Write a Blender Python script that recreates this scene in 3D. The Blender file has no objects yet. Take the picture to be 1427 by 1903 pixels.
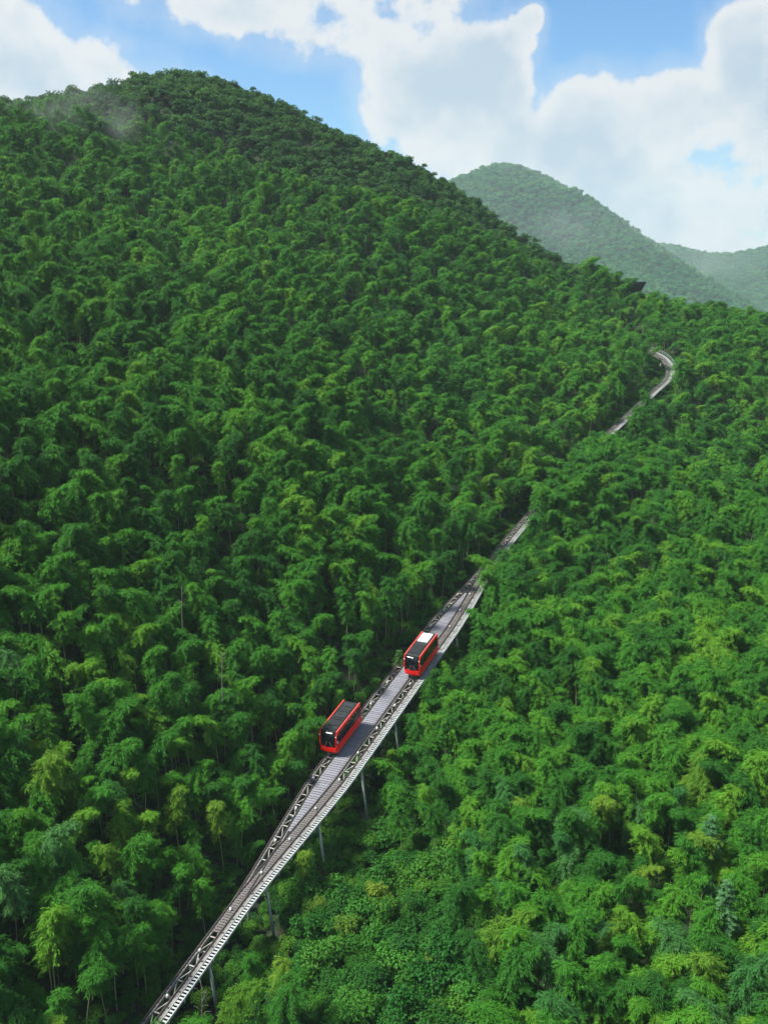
import bpy, bmesh, math, random
import numpy as np
from mathutils import Vector, Matrix

random.seed(7)
rng = np.random.default_rng(7)
R_ = math.radians
scene = bpy.context.scene
col = scene.collection

# ------------------------------------------------------------------ camera
F_PX = 1828.0            # focal length in photograph pixels (1427 x 1903)
PITCH = R_(13.9)
CAM_Z = 100.0
cam_d = bpy.data.cameras.new('camera')
cam_d.sensor_fit = 'VERTICAL'
cam_d.angle_y = 2 * math.atan(951.5 / F_PX)
cam_d.clip_start = 1.0
cam_d.clip_end = 60000
cam = bpy.data.objects.new('camera', cam_d)
col.objects.link(cam)
cam.location = (0, 0, CAM_Z)
cam.rotation_euler = (R_(90) - PITCH, 0, 0)
scene.camera = cam

# ------------------------------------------------------------------ sky, sun, exposure
SUN_EL, SUN_AZ = R_(58), R_(-102)      # azimuth from +Y towards +X
sun_dir = Vector((math.sin(SUN_AZ) * math.cos(SUN_EL), math.cos(SUN_AZ) * math.cos(SUN_EL), math.sin(SUN_EL)))
sun_d = bpy.data.lights.new('sun', 'SUN')
sun_d.energy = 5.0
sun_d.angle = R_(12)
sun_d.color = (1.0, 0.96, 0.88)
sun = bpy.data.objects.new('sun', sun_d)
col.objects.link(sun)
sun.rotation_euler = (-sun_dir).to_track_quat('-Z', 'Y').to_euler()
sun.location = (0, 0, 400)

vs = scene.view_settings
vs.view_transform = 'Standard'
vs.look = 'None'
vs.exposure = 0.9
vs.gamma = 1.0
vs.use_curve_mapping = False
scene.cycles.use_denoising = True
scene.cycles.max_bounces = 5
scene.cycles.diffuse_bounces = 1
scene.cycles.transmission_bounces = 4
scene.cycles.transparent_max_bounces = 6
scene.cycles.volume_bounces = 2
scene.cycles.sample_clamp_indirect = 4.0

world = bpy.data.worlds.new('World')
scene.world = world
world.use_nodes = True


class NT:
    """small helper that writes node trees"""
    def __init__(self, tree):
        self.t = tree
        self.L = tree.links

    def n(self, kind, **kw):
        nd = self.t.nodes.new(kind)
        for k, v in kw.items():
            setattr(nd, k, v)
        return nd

    def put(self, sock, v):
        if isinstance(v, bpy.types.NodeSocket):
            self.L.new(v, sock)
        elif v is not None:
            sock.default_value = v

    def m(self, op, a, b=None, c=None, clamp=False):
        nd = self.n('ShaderNodeMath', operation=op, use_clamp=clamp)
        self.put(nd.inputs[0], a)
        if b is not None:
            self.put(nd.inputs[1], b)
        if c is not None:
            self.put(nd.inputs[2], c)
        return nd.outputs[0]

    def vm(self, op, a, b=None, s=None):
        nd = self.n('ShaderNodeVectorMath', operation=op)
        self.put(nd.inputs[0], a)
        if b is not None:
            self.put(nd.inputs[1], b)
        if s is not None:
            self.put(nd.inputs[3], s)
        return nd.outputs['Value'] if op in ('DOT_PRODUCT', 'LENGTH') else nd.outputs[0]

    def mix(self, f, a, b):
        nd = self.n('ShaderNodeMix', data_type='RGBA')
        self.put(nd.inputs[0], f)
        self.put(nd.inputs[6], a)
        self.put(nd.inputs[7], b)
        return nd.outputs[2]

    def noise(self, vec, scale, detail=4, rough=0.55, dist=0.0):
        nd = self.n('ShaderNodeTexNoise')
        if vec is not None:
            self.L.new(vec, nd.inputs['Vector'])
        nd.inputs['Scale'].default_value = scale
        nd.inputs['Detail'].default_value = detail
        nd.inputs['Roughness'].default_value = rough
        nd.inputs['Distortion'].default_value = dist
        return nd.outputs['Fac']

    def ramp(self, f, stops):
        nd = self.n('ShaderNodeValToRGB')
        el = nd.color_ramp.elements
        while len(el) < len(stops):
            el.new(0.5)
        for e, (p, c) in zip(el, stops):
            e.position = p
            e.color = tuple(c) + (1,) if len(c) == 3 else c
        self.L.new(f, nd.inputs[0])
        return nd.outputs[0]

    def smooth(self, v, a, b, lo=0.0, hi=1.0):
        nd = self.n('ShaderNodeMapRange', interpolation_type='SMOOTHSTEP')
        self.put(nd.inputs[0], v)
        for i, x in enumerate((a, b, lo, hi)):
            nd.inputs[i + 1].default_value = x
        return nd.outputs[0]


def pix_dir(px, py):
    """world direction (unnormalised, unit depth) of a point of the photograph"""
    rx, up = (px - 713.5) / F_PX, -(py - 951.5) / F_PX
    return Vector((rx, math.cos(PITCH) + up * math.sin(PITCH), -math.sin(PITCH) + up * math.cos(PITCH)))


def azel(px, py):
    d = pix_dir(px, py).normalized()
    return math.degrees(math.atan2(d.x, d.y)), math.degrees(math.asin(d.z))


def build_world():
    t = NT(world.node_tree)
    world.node_tree.nodes.clear()
    out = t.n('ShaderNodeOutputWorld')
    bg = t.n('ShaderNodeBackground')
    bg.inputs['Strength'].default_value = 0.1
    t.L.new(bg.outputs[0], out.inputs[0])
    sky = t.n('ShaderNodeTexSky', sky_type='NISHITA')
    sky.sun_disc = False
    sky.sun_elevation = SUN_EL
    sky.sun_rotation = SUN_AZ
    sky.altitude = 400
    sky.air_density = 1.1
    sky.dust_density = 0.3
    sky.ozone_density = 3.0
    tc = t.n('ShaderNodeTexCoord').outputs['Generated']
    sep = t.n('ShaderNodeSeparateXYZ')
    t.L.new(tc, sep.inputs[0])
    x, y, z = sep.outputs
    az = t.m('MULTIPLY', t.m('ARCTAN2', x, y), 57.29578)
    el = t.m('MULTIPLY', t.m('ARCSINE', z), 57.29578)
    cmb = t.n('ShaderNodeCombineXYZ')
    t.L.new(az, cmb.inputs[0])
    t.L.new(el, cmb.inputs[1])
    ae = cmb.outputs[0]
    # billowing detail shared by every cloud
    warp = t.noise(tc, 9.0, 3, 0.6)
    n1 = t.noise(tc, 26.0, 6, 0.55)
    off = t.vm('ADD', tc, (-0.006, 0.004, 0.011))
    n2 = t.noise(off, 26.0, 3, 0.55)
    detail = t.m('ADD', t.m('MULTIPLY', t.m('SUBTRACT', n1, 0.5), 1.9), t.m('MULTIPLY', t.m('SUBTRACT', warp, 0.5), 1.3))
    # cumulus masses: (azimuth, elevation, half width, half height) in degrees
    blobs = [(40, 150, 235, 95, 1.1), (-150, 120, 260, 190, 1.1), (330, 0, 120, 38, .45), (420, 25, 70, 36, .6),
             (560, -14, 275, 68, .7), (640, 62, 140, 46, .7), (730, 110, 75, 60, .8), (770, 200, 95, 80, .9),
             (850, 190, 140, 125, 1.1), (905, 115, 75, 65, 1.), (950, 70, 48, 38, .8), (985, 38, 28, 26, .8),
             (1235, 208, 180, 72, 1.), (1110, 205, 110, 70, 1.), (1388, 115, 72, 92, 1.1), (1362, 62, 48, 44, .9),
             (1500, 200, 160, 190, 1.), (1040, 300, 260, 110, 1.1), (1150, 380, 330, 95, 1.1), (1450, 390, 160, 60, .9),
             (1400, 318, 24, 18, .7), (1250, 240, 130, 60, .9), (300, -190, 330, 90, .8), (1000, -260, 330, 100, .8)]
    F = None
    for (px, py, rx, ry, wgt) in blobs:
        a0, e0 = azel(px, py)
        ra, re = rx / 32.0, ry / 32.0
        q = t.n('ShaderNodeVectorMath', operation='MULTIPLY_ADD')
        t.L.new(ae, q.inputs[0])
        q.inputs[1].default_value = (1 / ra, 1 / re, 0)
        q.inputs[2].default_value = (-a0 / ra, -e0 / re, 0)
        v = t.m('MULTIPLY_ADD', t.vm('DOT_PRODUCT', q.outputs[0], q.outputs[0]), -wgt, wgt)
        F = v if F is None else t.m('SMOOTH_MAX', F, v, 0.35)
    # a low bank of cloud along the whole horizon
    bank = t.m('MULTIPLY_ADD', el, -0.30, 1.0)
    F = t.m('SMOOTH_MAX', F, bank, 0.5)
    # the same kind of cumulus all round the sky away from the masses above
    big = t.noise(tc, 3.2, 1, 0.5)
    other = t.m('MULTIPLY', t.m('SUBTRACT', big, 0.50), 9.0)
    away = t.m('MAXIMUM', t.smooth(t.m('ABSOLUTE', az), 25, 34), t.smooth(el, 17, 24))
    other = t.m('MULTIPLY_ADD', t.m('SUBTRACT', away, 1.0), 6.0, other)
    F = t.m('MAXIMUM', F, other)
    dens = t.m('ADD', F, detail)
    alpha = t.smooth(dens, -0.04, 0.42)
    # thin veil around the masses
    veil = t.m('MULTIPLY', t.smooth(dens, -1.0, 0.3), 0.28)
    alpha = t.m('MAXIMUM', alpha, veil)
    shade = t.m('MULTIPLY_ADD', t.m('SUBTRACT', n1, n2), 1.8, 1.0)
    core = t.smooth(dens, 0.35, 1.3)
    shade = t.m('SUBTRACT', shade, t.m('MULTIPLY', core, t.m('MULTIPLY_ADD', t.m('SUBTRACT', warp, 0.5), 2.8, 0.72)), clamp=True)
    cloud = t.mix(shade, (2.75, 3.35, 4.0, 1), (4.3, 4.4, 4.55, 1))
    blue = t.n('ShaderNodeMix', data_type='RGBA', blend_type='MULTIPLY')
    blue.inputs[0].default_value = 1.0
    t.L.new(sky.outputs[0], blue.inputs[6])
    blue.inputs[7].default_value = (0.42, 0.66, 0.84, 1)
    c = t.mix(alpha, blue.outputs[2], cloud)
    t.L.new(c, bg.inputs['Color'])


build_world()

# ------------------------------------------------------------------ small tools
ALONG = {}


def W(px, py, D):
    d = pix_dir(px, py)
    return Vector((d.x * D, d.y * D, CAM_Z + d.z * D))


def project(P):
    """P (n,3) -> photograph pixel x, y and depth"""
    P = np.asarray(P, float)
    x, y, z = P[..., 0], P[..., 1], P[..., 2] - CAM_Z
    D = y * math.cos(PITCH) - z * math.sin(PITCH)
    u = y * math.sin(PITCH) + z * math.cos(PITCH)
    D = np.where(np.abs(D) < 1e-3, 1e-3, D)
    return 713.5 + F_PX * x / D, 951.5 - F_PX * u / D, D


def sstep(x, a, b):
    t = np.clip((np.asarray(x, float) - a) / (b - a), 0, 1)
    return t * t * (3 - 2 * t)


def link(name, data, parent=None):
    o = bpy.data.objects.new(name, data)
    col.objects.link(o)
    if parent is not None:
        o.parent = parent
    return o


def mesh_np(name, V, Fq, mats, midx=None, smooth=False):
    """mesh from vertex array and a list of faces (array n x k or list of tuples)"""
    me = bpy.data.meshes.new(name)
    me.from_pydata([tuple(v) for v in V], [], [tuple(int(i) for i in f) for f in Fq])
    for m in mats:
        me.materials.append(m)
    if midx is not None:
        me.polygons.foreach_set('material_index', np.asarray(midx, np.int32))
    if smooth:
        me.polygons.foreach_set('use_smooth', np.ones(len(me.polygons), bool))
    me.update()
    return me


def empty(name, loc, label, cat, group=None, rz=0.0):
    o = link(name, None)
    o.empty_display_size = 0.5
    o.location = loc
    o.rotation_euler = (0, 0, rz)
    o['label'] = label
    o['category'] = cat
    if group:
        o['group'] = group
    return o


def box_mesh(name, sx, sy, sz, mat, bevel=0.0, center=(0, 0, 0)):
    bm = bmesh.new()
    bmesh.ops.create_cube(bm, size=1.0)
    for v in bm.verts:
        v.co = Vector((v.co.x * sx + center[0], v.co.y * sy + center[1], v.co.z * sz + center[2]))
    if bevel > 0:
        bmesh.ops.bevel(bm, geom=list(bm.edges), offset=bevel, segments=1, affect='EDGES')
    me = bpy.data.meshes.new(name)
    bm.to_mesh(me)
    bm.free()
    me.materials.append(mat)
    return me


class MB:
    """collects boxes, tubes and polygons into one mesh"""
    def __init__(self):
        self.V, self.F = [], []

    def add(self, V, Fc):
        b = len(self.V)
        self.V += [tuple(v) for v in V]
        self.F += [tuple(i + b for i in f) for f in Fc]

    def box(self, x0, x1, y0, y1, z0, z1):
        V = [(x, y, z) for z in (z0, z1) for y in (y0, y1) for x in (x0, x1)]
        self.add(V, [(0, 2, 3, 1), (4, 5, 7, 6), (0, 1, 5, 4), (2, 6, 7, 3), (0, 4, 6, 2), (1, 3, 7, 5)])

    def tube(self, pts, rad, k=6, cap=True):
        pts = [Vector(p) for p in pts]
        if not hasattr(rad, '__len__'):
            rad = [rad] * len(pts)
        V, Fc = [], []
        for i, p in enumerate(pts):
            t = (pts[min(i + 1, len(pts) - 1)] - pts[max(i - 1, 0)]).normalized()
            a = t.orthogonal().normalized() if abs(t.z) < 0.9 else t.cross(Vector((1, 0, 0))).normalized()
            b = t.cross(a)
            for j in range(k):
                q = 2 * math.pi * j / k
                V.append(p + (a * math.cos(q) + b * math.sin(q)) * rad[i])
        for i in range(len(pts) - 1):
            for j in range(k):
                Fc.append((i * k + j, i * k + (j + 1) % k, (i + 1) * k + (j + 1) % k, (i + 1) * k + j))
        if cap:
            Fc.append(tuple(range(k))[::-1])
            Fc.append(tuple((len(pts) - 1) * k + j for j in range(k)))
        self.add(V, Fc)

    def mesh(self, name, mat, smooth=False):
        me = bpy.data.meshes.new(name)
        me.from_pydata(self.V, [], self.F)
        me.materials.append(mat)
        if smooth:
            me.polygons.foreach_set('use_smooth', np.ones(len(me.polygons), bool))
        me.update()
        return me

    def build(self, name, mat, parent=None, smooth=False):
        return link(name, self.mesh(name, mat, smooth), parent)


# ------------------------------------------------------------------ materials
def new_mat(name):
    m = bpy.data.materials.new(name)
    m.use_nodes = True
    t = NT(m.node_tree)
    b = m.node_tree.nodes['Principled BSDF']
    return m, t, b


def leaf_mat(name, stops, zone_amp=0.5, transl=0.2, rough=0.6, spec=0.12):
    """foliage: base colour differs from plant to plant and in broad patches of the hillside"""
    m, t, b = new_mat(name)
    oi = t.n('ShaderNodeObjectInfo')
    zone = t.noise(oi.outputs['Location'], 0.021, 3, 0.6)
    f = t.m('MULTIPLY_ADD', t.m('SUBTRACT', zone, 0.5), 2.0 * zone_amp, oi.outputs['Random'])
    geo = t.n('ShaderNodeNewGeometry')
    leafn = t.noise(geo.outputs['Position'], 2.2, 2, 0.6)
    f = t.m('ADD', f, t.m('MULTIPLY', t.m('SUBTRACT', leafn, 0.5), 0.25), clamp=True)
    c = t.ramp(f, stops)
    t.L.new(c, b.inputs['Base Color'])
    b.inputs['Roughness'].default_value = rough
    b.inputs['Specular IOR Level'].default_value = spec
    tr = t.n('ShaderNodeBsdfTranslucent')
    tc_ = t.mix(0.5, c, (0.12, 0.30, 0.02, 1))
    t.L.new(tc_, tr.inputs['Color'])
    mx = t.n('ShaderNodeMixShader')
    mx.inputs[0].default_value = transl
    t.L.new(b.outputs[0], mx.inputs[1])
    t.L.new(tr.outputs[0], mx.inputs[2])
    t.L.new(mx.outputs[0], m.node_tree.nodes['Material Output'].inputs[0])
    return m


M = {}
M['bamboo'] = leaf_mat('bamboo_leaves', [(0, (.022, .105, .013)), (.35, (.036, .160, .014)), (.65, (.050, .200, .015)), (.88, (.075, .235, .016)), (1, (.105, .265, .018))])
M['bamboo_fresh'] = leaf_mat('bamboo_leaves_fresh', [(0, (.09, .23, .02)), (1, (.17, .31, .03))], transl=.35)
M['bamboo_blue'] = leaf_mat('bamboo_leaves_blue', [(0, (.030, .135, .026)), (1, (.065, .19, .045))])
M['broad'] = leaf_mat('broad_leaves', [(0, (.018, .085, .013)), (.4, (.030, .125, .014)), (.75, (.05, .165, .018)), (1, (.09, .22, .02))], transl=.2, rough=.6, spec=.1)
M['broad_fresh'] = leaf_mat('broad_leaves_fresh', [(0, (.10, .21, .03)), (1, (.21, .31, .03))], transl=.4)
M['vine'] = leaf_mat('vine_leaves', [(0, (.018, .10, .014)), (1, (.050, .185, .018))], transl=.2)
M['ridge'] = leaf_mat('ridge_leaves', [(0, (.022, .075, .022)), (.6, (.036, .11, .028)), (1, (.06, .15, .03))], transl=.2)
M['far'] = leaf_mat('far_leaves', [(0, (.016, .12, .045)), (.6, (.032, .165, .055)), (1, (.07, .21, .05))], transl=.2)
M['conifer'] = leaf_mat('conifer_needles', [(0, (.030, .115, .038)), (1, (.065, .17, .06))], transl=.1)


def simple_mat(name, c, rough=.6, metal=0.0, spec=.5, var=0.25, vscale=3.0, c2=None, bump=0.0, coat=0.0):
    m, t, b = new_mat(name)
    geo = t.n('ShaderNodeTexCoord')
    n = t.noise(geo.outputs['Object'], vscale, 5, 0.65)
    oi = t.n('ShaderNodeObjectInfo')
    d = c2 if c2 is not None else tuple(x * (1 - var) for x in c)
    f = t.m('ADD', t.smooth(n, .35, .7), t.m('MULTIPLY', t.m('SUBTRACT', oi.outputs['Random'], .5), .7), clamp=True)
    t.L.new(t.mix(f, c + (1,), tuple(d) + (1,)), b.inputs['Base Color'])
    b.inputs['Roughness'].default_value = rough
    b.inputs['Metallic'].default_value = metal
    b.inputs['Specular IOR Level'].default_value = spec
    if coat:
        b.inputs['Coat Weight'].default_value = coat
        b.inputs['Coat Roughness'].default_value = .08
    if bump:
        bp = t.n('ShaderNodeBump')
        bp.inputs['Strength'].default_value = bump
        t.L.new(n, bp.inputs['Height'])
        t.L.new(bp.outputs[0], b.inputs['Normal'])
    return m


M['culm'] = simple_mat('bamboo_culm', (.16, .22, .08), .45, c2=(.24, .26, .13), vscale=1.2)
M['bark'] = simple_mat('bark', (.10, .075, .05), .9, var=.4)
M['deadwood'] = simple_mat('dead_wood', (.24, .23, .17), .9, var=.3)
M['rail'] = simple_mat('rail_steel', (.10, .095, .095), .45, .6, c2=(.13, .10, .085), vscale=1.5)
M['clip'] = simple_mat('rail_fasteners', (.045, .035, .032), .8, .2, c2=(.10, .045, .03), vscale=2)
M['girder'] = simple_mat('girder_steel', (.22, .215, .20), .65, .1, c2=(.12, .11, .10), vscale=.8, bump=.1)
M['brace'] = simple_mat('brace_steel', (.40, .39, .35), .55, .1, c2=(.26, .24, .20), vscale=1.6)
M['tread'] = simple_mat('galvanised_treads', (.42, .44, .44), .6, .1, c2=(.30, .32, .315), vscale=2)
M['stringer'] = simple_mat('galvanised_stringer', (.34, .36, .36), .6, .1, c2=(.24, .26, .25), vscale=.9)
M['deck'] = simple_mat('weathered_deck', (.20, .205, .235), .75, c2=(.13, .13, .15), vscale=1.8, bump=.15)
M['timber'] = simple_mat('brown_timber', (.13, .12, .115), .85, c2=(.085, .075, .07), vscale=2.4, bump=.2)
M['pillar'] = simple_mat('pillar_paint', (.30, .34, .32), .6, .05, c2=(.20, .24, .21), vscale=.7)
M['roller'] = simple_mat('roller_paint', (.75, .75, .70), .5, c2=(.5, .5, .45))
M['red'] = simple_mat('red_paint', (.95, .010, .007), .4, 0, .2, c2=(.90, .009, .006), vscale=.6, coat=.1)
M['redtrim'] = simple_mat('orange_red_trim', (.80, .10, .05), .3, 0, .5, c2=(.70, .06, .04), coat=.4)
M['black'] = simple_mat('black_trim', (.015, .016, .018), .45, 0, .5)
M['roofgrey'] = simple_mat('roof_panel', (.028, .030, .032), .4, .0, .25, c2=(.018, .020, .021), vscale=1.1)
M['roofglass'] = simple_mat('roof_glass', (.035, .042, .042), .3, 0, .25, c2=(.018, .022, .022), vscale=1.4)
M['whitepanel'] = simple_mat('white_panel', (.82, .83, .84), .4, c2=(.74, .75, .76))
M['lamp'] = simple_mat('lamp_lens', (.85, .85, .80), .15, 0, .6, var=.05)
M['seat'] = simple_mat('seat_cloth', (.05, .06, .12), .9, c2=(.03, .035, .08))
M['dark'] = simple_mat('dark_underframe', (.03, .028, .027), .7, .2, var=.3)


def glass_mat(name, tint, alpha):
    m, t, b = new_mat(name)
    b.inputs['Base Color'].default_value = tint + (1,)
    b.inputs['Roughness'].default_value = .05
    b.inputs['Specular IOR Level'].default_value = .6
    tr = t.n('ShaderNodeBsdfTransparent')
    tr.inputs[0].default_value = (.35, .38, .40, 1)
    mx = t.n('ShaderNodeMixShader')
    mx.inputs[0].default_value = alpha
    t.L.new(tr.outputs[0], mx.inputs[1])
    t.L.new(b.outputs[0], mx.inputs[2])
    t.L.new(mx.outputs[0], m.node_tree.nodes['Material Output'].inputs[0])
    return m


M['glass'] = glass_mat('tinted_glass', (.008, .009, .011), .72)


def ground_mat():
    m, t, b = new_mat('forest_floor')
    g = t.n('ShaderNodeNewGeometry').outputs['Position']
    a = t.noise(g, .35, 6, .65)
    c = t.ramp(a, [(.3, (.010, .020, .007)), (.5, (.014, .034, .009)), (.68, (.030, .026, .014)), (.85, (.014, .04, .01))])
    t.L.new(c, b.inputs['Base Color'])
    b.inputs['Roughness'].default_value = .95
    bp = t.n('ShaderNodeBump')
    bp.inputs['Strength'].default_value = .6
    bp.inputs['Distance'].default_value = .5
    t.L.new(t.noise(g, 1.5, 6, .7), bp.inputs['Height'])
    t.L.new(bp.outputs[0], b.inputs['Normal'])
    return m


M['ground'] = ground_mat()

# ------------------------------------------------------------------ railway alignment
VPX, VPY, P0X, P0Y, D0 = 1578., 143., 290., 1880., 105.


def on_line(D):
    k = D0 / D
    return W(VPX + (P0X - VPX) * k, VPY + (P0Y - VPY) * k, D)


way = [on_line(d) for d in (92, 110, 130, 150, 170, 190, 210)] + \
      [W(*p) for p in ((1012, 922, 234), (1065, 865, 254), (1160, 775, 285), (1205, 733, 300), (1236, 704, 312),
                       (1241, 684, 321), (1231, 667, 330), (1209, 654, 340), (1176, 643, 352), (1130, 632, 368))]


def catmull(P, n=24):
    out = []
    Q = [P[0] * 2 - P[1]] + P + [P[-1] * 2 - P[-2]]
    for i in range(1, len(Q) - 2):
        for j in range(n):
            t = j / n
            a, b, c, d = Q[i - 1], Q[i], Q[i + 1], Q[i + 2]
            out.append(0.5 * ((2 * b) + (c - a) * t + (2 * a - 5 * b + 4 * c - d) * t * t + (3 * b - a - 3 * c + d) * t ** 3))
    out.append(P[-1])
    return out


_raw = np.array([tuple(v) for v in catmull(way)])
_len = np.concatenate([[0], np.cumsum(np.linalg.norm(np.diff(_raw, axis=0), axis=1))])
S_MAX = _len[-1]


def tp(s):
    return np.array([np.interp(s, _len, _raw[:, k]) for k in range(3)])


def frame(s):
    p = tp(s)
    t = tp(min(s + .6, S_MAX)) - tp(max(s - .6, 0))
    t /= np.linalg.norm(t)
    r = np.cross(t, [0, 0, 1.])
    r /= np.linalg.norm(r)
    n = np.cross(r, t)
    return p, t, r, n


_sg = np.linspace(0, S_MAX, 800)
_pg = np.array([tp(s) for s in _sg])
_dg = project(_pg)[2]


def s_of(D):
    return float(np.interp(D, _dg, _sg))


def D_of(s):
    return float(np.interp(s, _sg, _dg))


def loop_w(s):
    D = D_of(s)
    up = .45 * sstep(D, 117, 142) + .55 * np.clip((D - 119) / 21., 0, 1)
    dn = .45 * sstep(D, 177, 205) + .55 * np.clip((D - 179) / 24., 0, 1)
    return float(up * (1 - dn))


def c_main(s):
    return 1.58 * loop_w(s)


def c_left(s):
    return -2.20 * loop_w(s)


def track_matrix(s, u, h=0.0, level=False):
    p, t, r, n = frame(s)
    if level:
        t = np.array([t[0], t[1], 0.])
        t /= np.linalg.norm(t)
        n = np.array([0, 0, 1.])
    q = p + r * u + n * h
    return Matrix(((r[0], t[0], n[0], q[0]), (r[1], t[1], n[1], q[1]), (r[2], t[2], n[2], q[2]), (0, 0, 0, 1)))


# ------------------------------------------------------------------ terrain
def tps_fit(P, smooth=1.0):
    X = P[:, :2] / 100.
    d = np.linalg.norm(X[:, None] - X[None], axis=2)
    K = np.where(d > 0, d * d * np.log(d + 1e-12), 0) + np.eye(len(X)) * smooth * .001
    A = np.hstack([np.ones((len(X), 1)), X])
    n = len(X)
    Mx = np.zeros((n + 3, n + 3))
    Mx[:n, :n] = K
    Mx[:n, n:] = A
    Mx[n:, :n] = A.T
    sol = np.linalg.solve(Mx, np.concatenate([P[:, 2], np.zeros(3)]))

    def f(x, y):
        q = np.stack([np.ravel(x), np.ravel(y)], 1) / 100.
        out = np.zeros(len(q))
        for i0 in range(0, len(q), 20000):
            qq = q[i0:i0 + 20000]
            dd = np.linalg.norm(qq[:, None] - X[None], axis=2)
            out[i0:i0 + 20000] = np.where(dd > 0, dd * dd * np.log(dd + 1e-12), 0) @ sol[:n] + sol[n] + qq @ sol[n + 1:]
        return out.reshape(np.shape(x))
    return f


CAN = 8.5
ctl = []
crest = [(-150, 190, 315), (0, 172, 330), (150, 165, 350), (270, 172, 376), (400, 180, 394), (500, 205, 400), (600, 246, 402), (700, 267, 400), (850, 330, 396),
         (1000, 433, 392), (1100, 500, 390), (1175, 552, 388)]
face = [(-150, 400, 215), (-150, 700, 152), (-150, 1000, 122), (-150, 1300, 105), (-150, 1600, 92),
        (0, 400, 230), (0, 700, 165), (0, 1000, 132), (0, 1300, 114), (0, 1600, 101), (0, 1903, 92),
        (300, 280, 305), (300, 500, 240), (300, 700, 195), (300, 1000, 150), (300, 1300, 127), (300, 1550, 114), (170, 1800, 102),
        (600, 400, 300), (600, 600, 240), (600, 800, 200), (600, 1000, 172), (560, 1200, 150), (480, 1420, 131),
        (800, 500, 312), (800, 700, 254), (800, 900, 214), (740, 1080, 182),
        (1000, 600, 326), (1000, 780, 262), (1100, 690, 300), (1160, 620, 350),
        (1427, 600, 372), (1300, 580, 378), (1560, 620, 360), (1427, 800, 276), (1310, 800, 282), (1560, 800, 268),
        (1427, 1000, 210), (1200, 1000, 214), (1427, 1250, 156), (1200, 1250, 159), (1000, 1250, 162), (950, 1120, 186), (1080, 980, 222),
        (1427, 1500, 124), (1150, 1500, 126), (960, 1450, 134), (1427, 1903, 97), (1180, 1903, 99), (1000, 1750, 106), (1600, 1500, 122), (1600, 1900, 96)]
for (px, py, D) in crest + face:
    p = W(px, py, D)
    ctl.append((p.x, p.y, p.z - CAN))
for (px, py, D) in crest:                      # the far side of the main hill falls away
    p = W(px, py, D)
    for k, dz in ((60, -28), (140, -80)):
        ctl.append((p.x + .12 * k, p.y + k, max(p.z - CAN + dz, 15)))
for (px, py, D) in ((1300, 580, 378), (1427, 600, 372), (1560, 620, 360)):
    p = W(px, py, D)
    for k, dz in ((60, -20), (140, -45)):
        ctl.append((p.x, p.y + k, max(p.z - CAN + dz, 15)))
for (px, py, D) in ((700, 1560, 140), (760, 1640, 128), (700, 1750, 117), (780, 1903, 106), (640, 1903, 106), (880, 1640, 124), (850, 1780, 113)):
    p = W(px, py, D)                            # the shrub-filled gully
    ctl.append((p.x, p.y, p.z - 2.6))
for D in (93, 105, 118, 132, 145, 158):         # ground under the viaduct
    p, t, r, n = frame(s_of(D))
    cl = 9.5 if 112 < D < 150 else 7.0
    ctl.append((p[0] + r[0], p[1] + r[1], p[2] - cl))
for D in (172, 188, 205, 222, 240, 258, 275, 292, 305, 316, 325, 334, 345):
    p, t, r, n = frame(s_of(D))
    ctl.append((p[0], p[1], p[2] - 3.0))
ctl += [(-60, 55, 30), (0, 55, 15), (60, 50, 22), (120, 60, 38), (-140, 70, 60), (-60, 10, 35), (60, 0, 30), (-250, 150, 95), (260, 150, 60),
        (-260, 320, 140), (330, 320, 80), (330, 500, 30), (-300, 520, 70)]
_f1 = tps_fit(np.array(ctl), 3.0)


def vnoise(x, y, sc, seed):
    """smooth value noise"""
    r = np.random.default_rng(seed)
    tab = r.random((257, 257))
    u, v = x / sc + 500, y / sc + 500
    i, j = np.floor(u).astype(int), np.floor(v).astype(int)
    fu, fv = u - i, v - j
    fu, fv = fu * fu * (3 - 2 * fu), fv * fv * (3 - 2 * fv)
    i, j = i % 256, j % 256
    return (tab[i, j] * (1 - fu) * (1 - fv) + tab[i + 1, j] * fu * (1 - fv) + tab[i, j + 1] * (1 - fu) * fv + tab[i + 1, j + 1] * fu * fv) * 2 - 1


GX = np.arange(-360, 441, 4.0)
GY = np.arange(-20, 561, 4.0)
gx, gy = np.meshgrid(GX, GY, indexing='ij')
gz = _f1(gx, gy)
gz += vnoise(gx, gy, 38, 3) * 2.2 + vnoise(gx, gy, 15, 4) * .8
# keep the ground clear of the rails
tk = _pg[::2]
tk_w = np.array([sstep(d, 106, 116) * (1 - sstep(d, 146, 160)) for d in _dg[::2]])
lim = np.full(gx.shape, 1e9)
for q, wv in zip(tk, tk_w):
    d = np.hypot(gx - q[0], gy - q[1])
    lim = np.minimum(lim, q[2] - (3.0 + 5.0 * wv) + np.clip(d - 4.0, 0, None) * .85)
gz = np.minimum(gz, lim)
gz = np.maximum(gz, 4.0)


def ground_z(x, y):
    u = np.clip((np.asarray(x, float) - GX[0]) / 4.0, 0, len(GX) - 1.001)
    v = np.clip((np.asarray(y, float) - GY[0]) / 4.0, 0, len(GY) - 1.001)
    i, j = u.astype(int), v.astype(int)
    fu, fv = u - i, v - j
    return gz[i, j] * (1 - fu) * (1 - fv) + gz[i + 1, j] * fu * (1 - fv) + gz[i, j + 1] * (1 - fu) * fv + gz[i + 1, j + 1] * fu * fv


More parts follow.
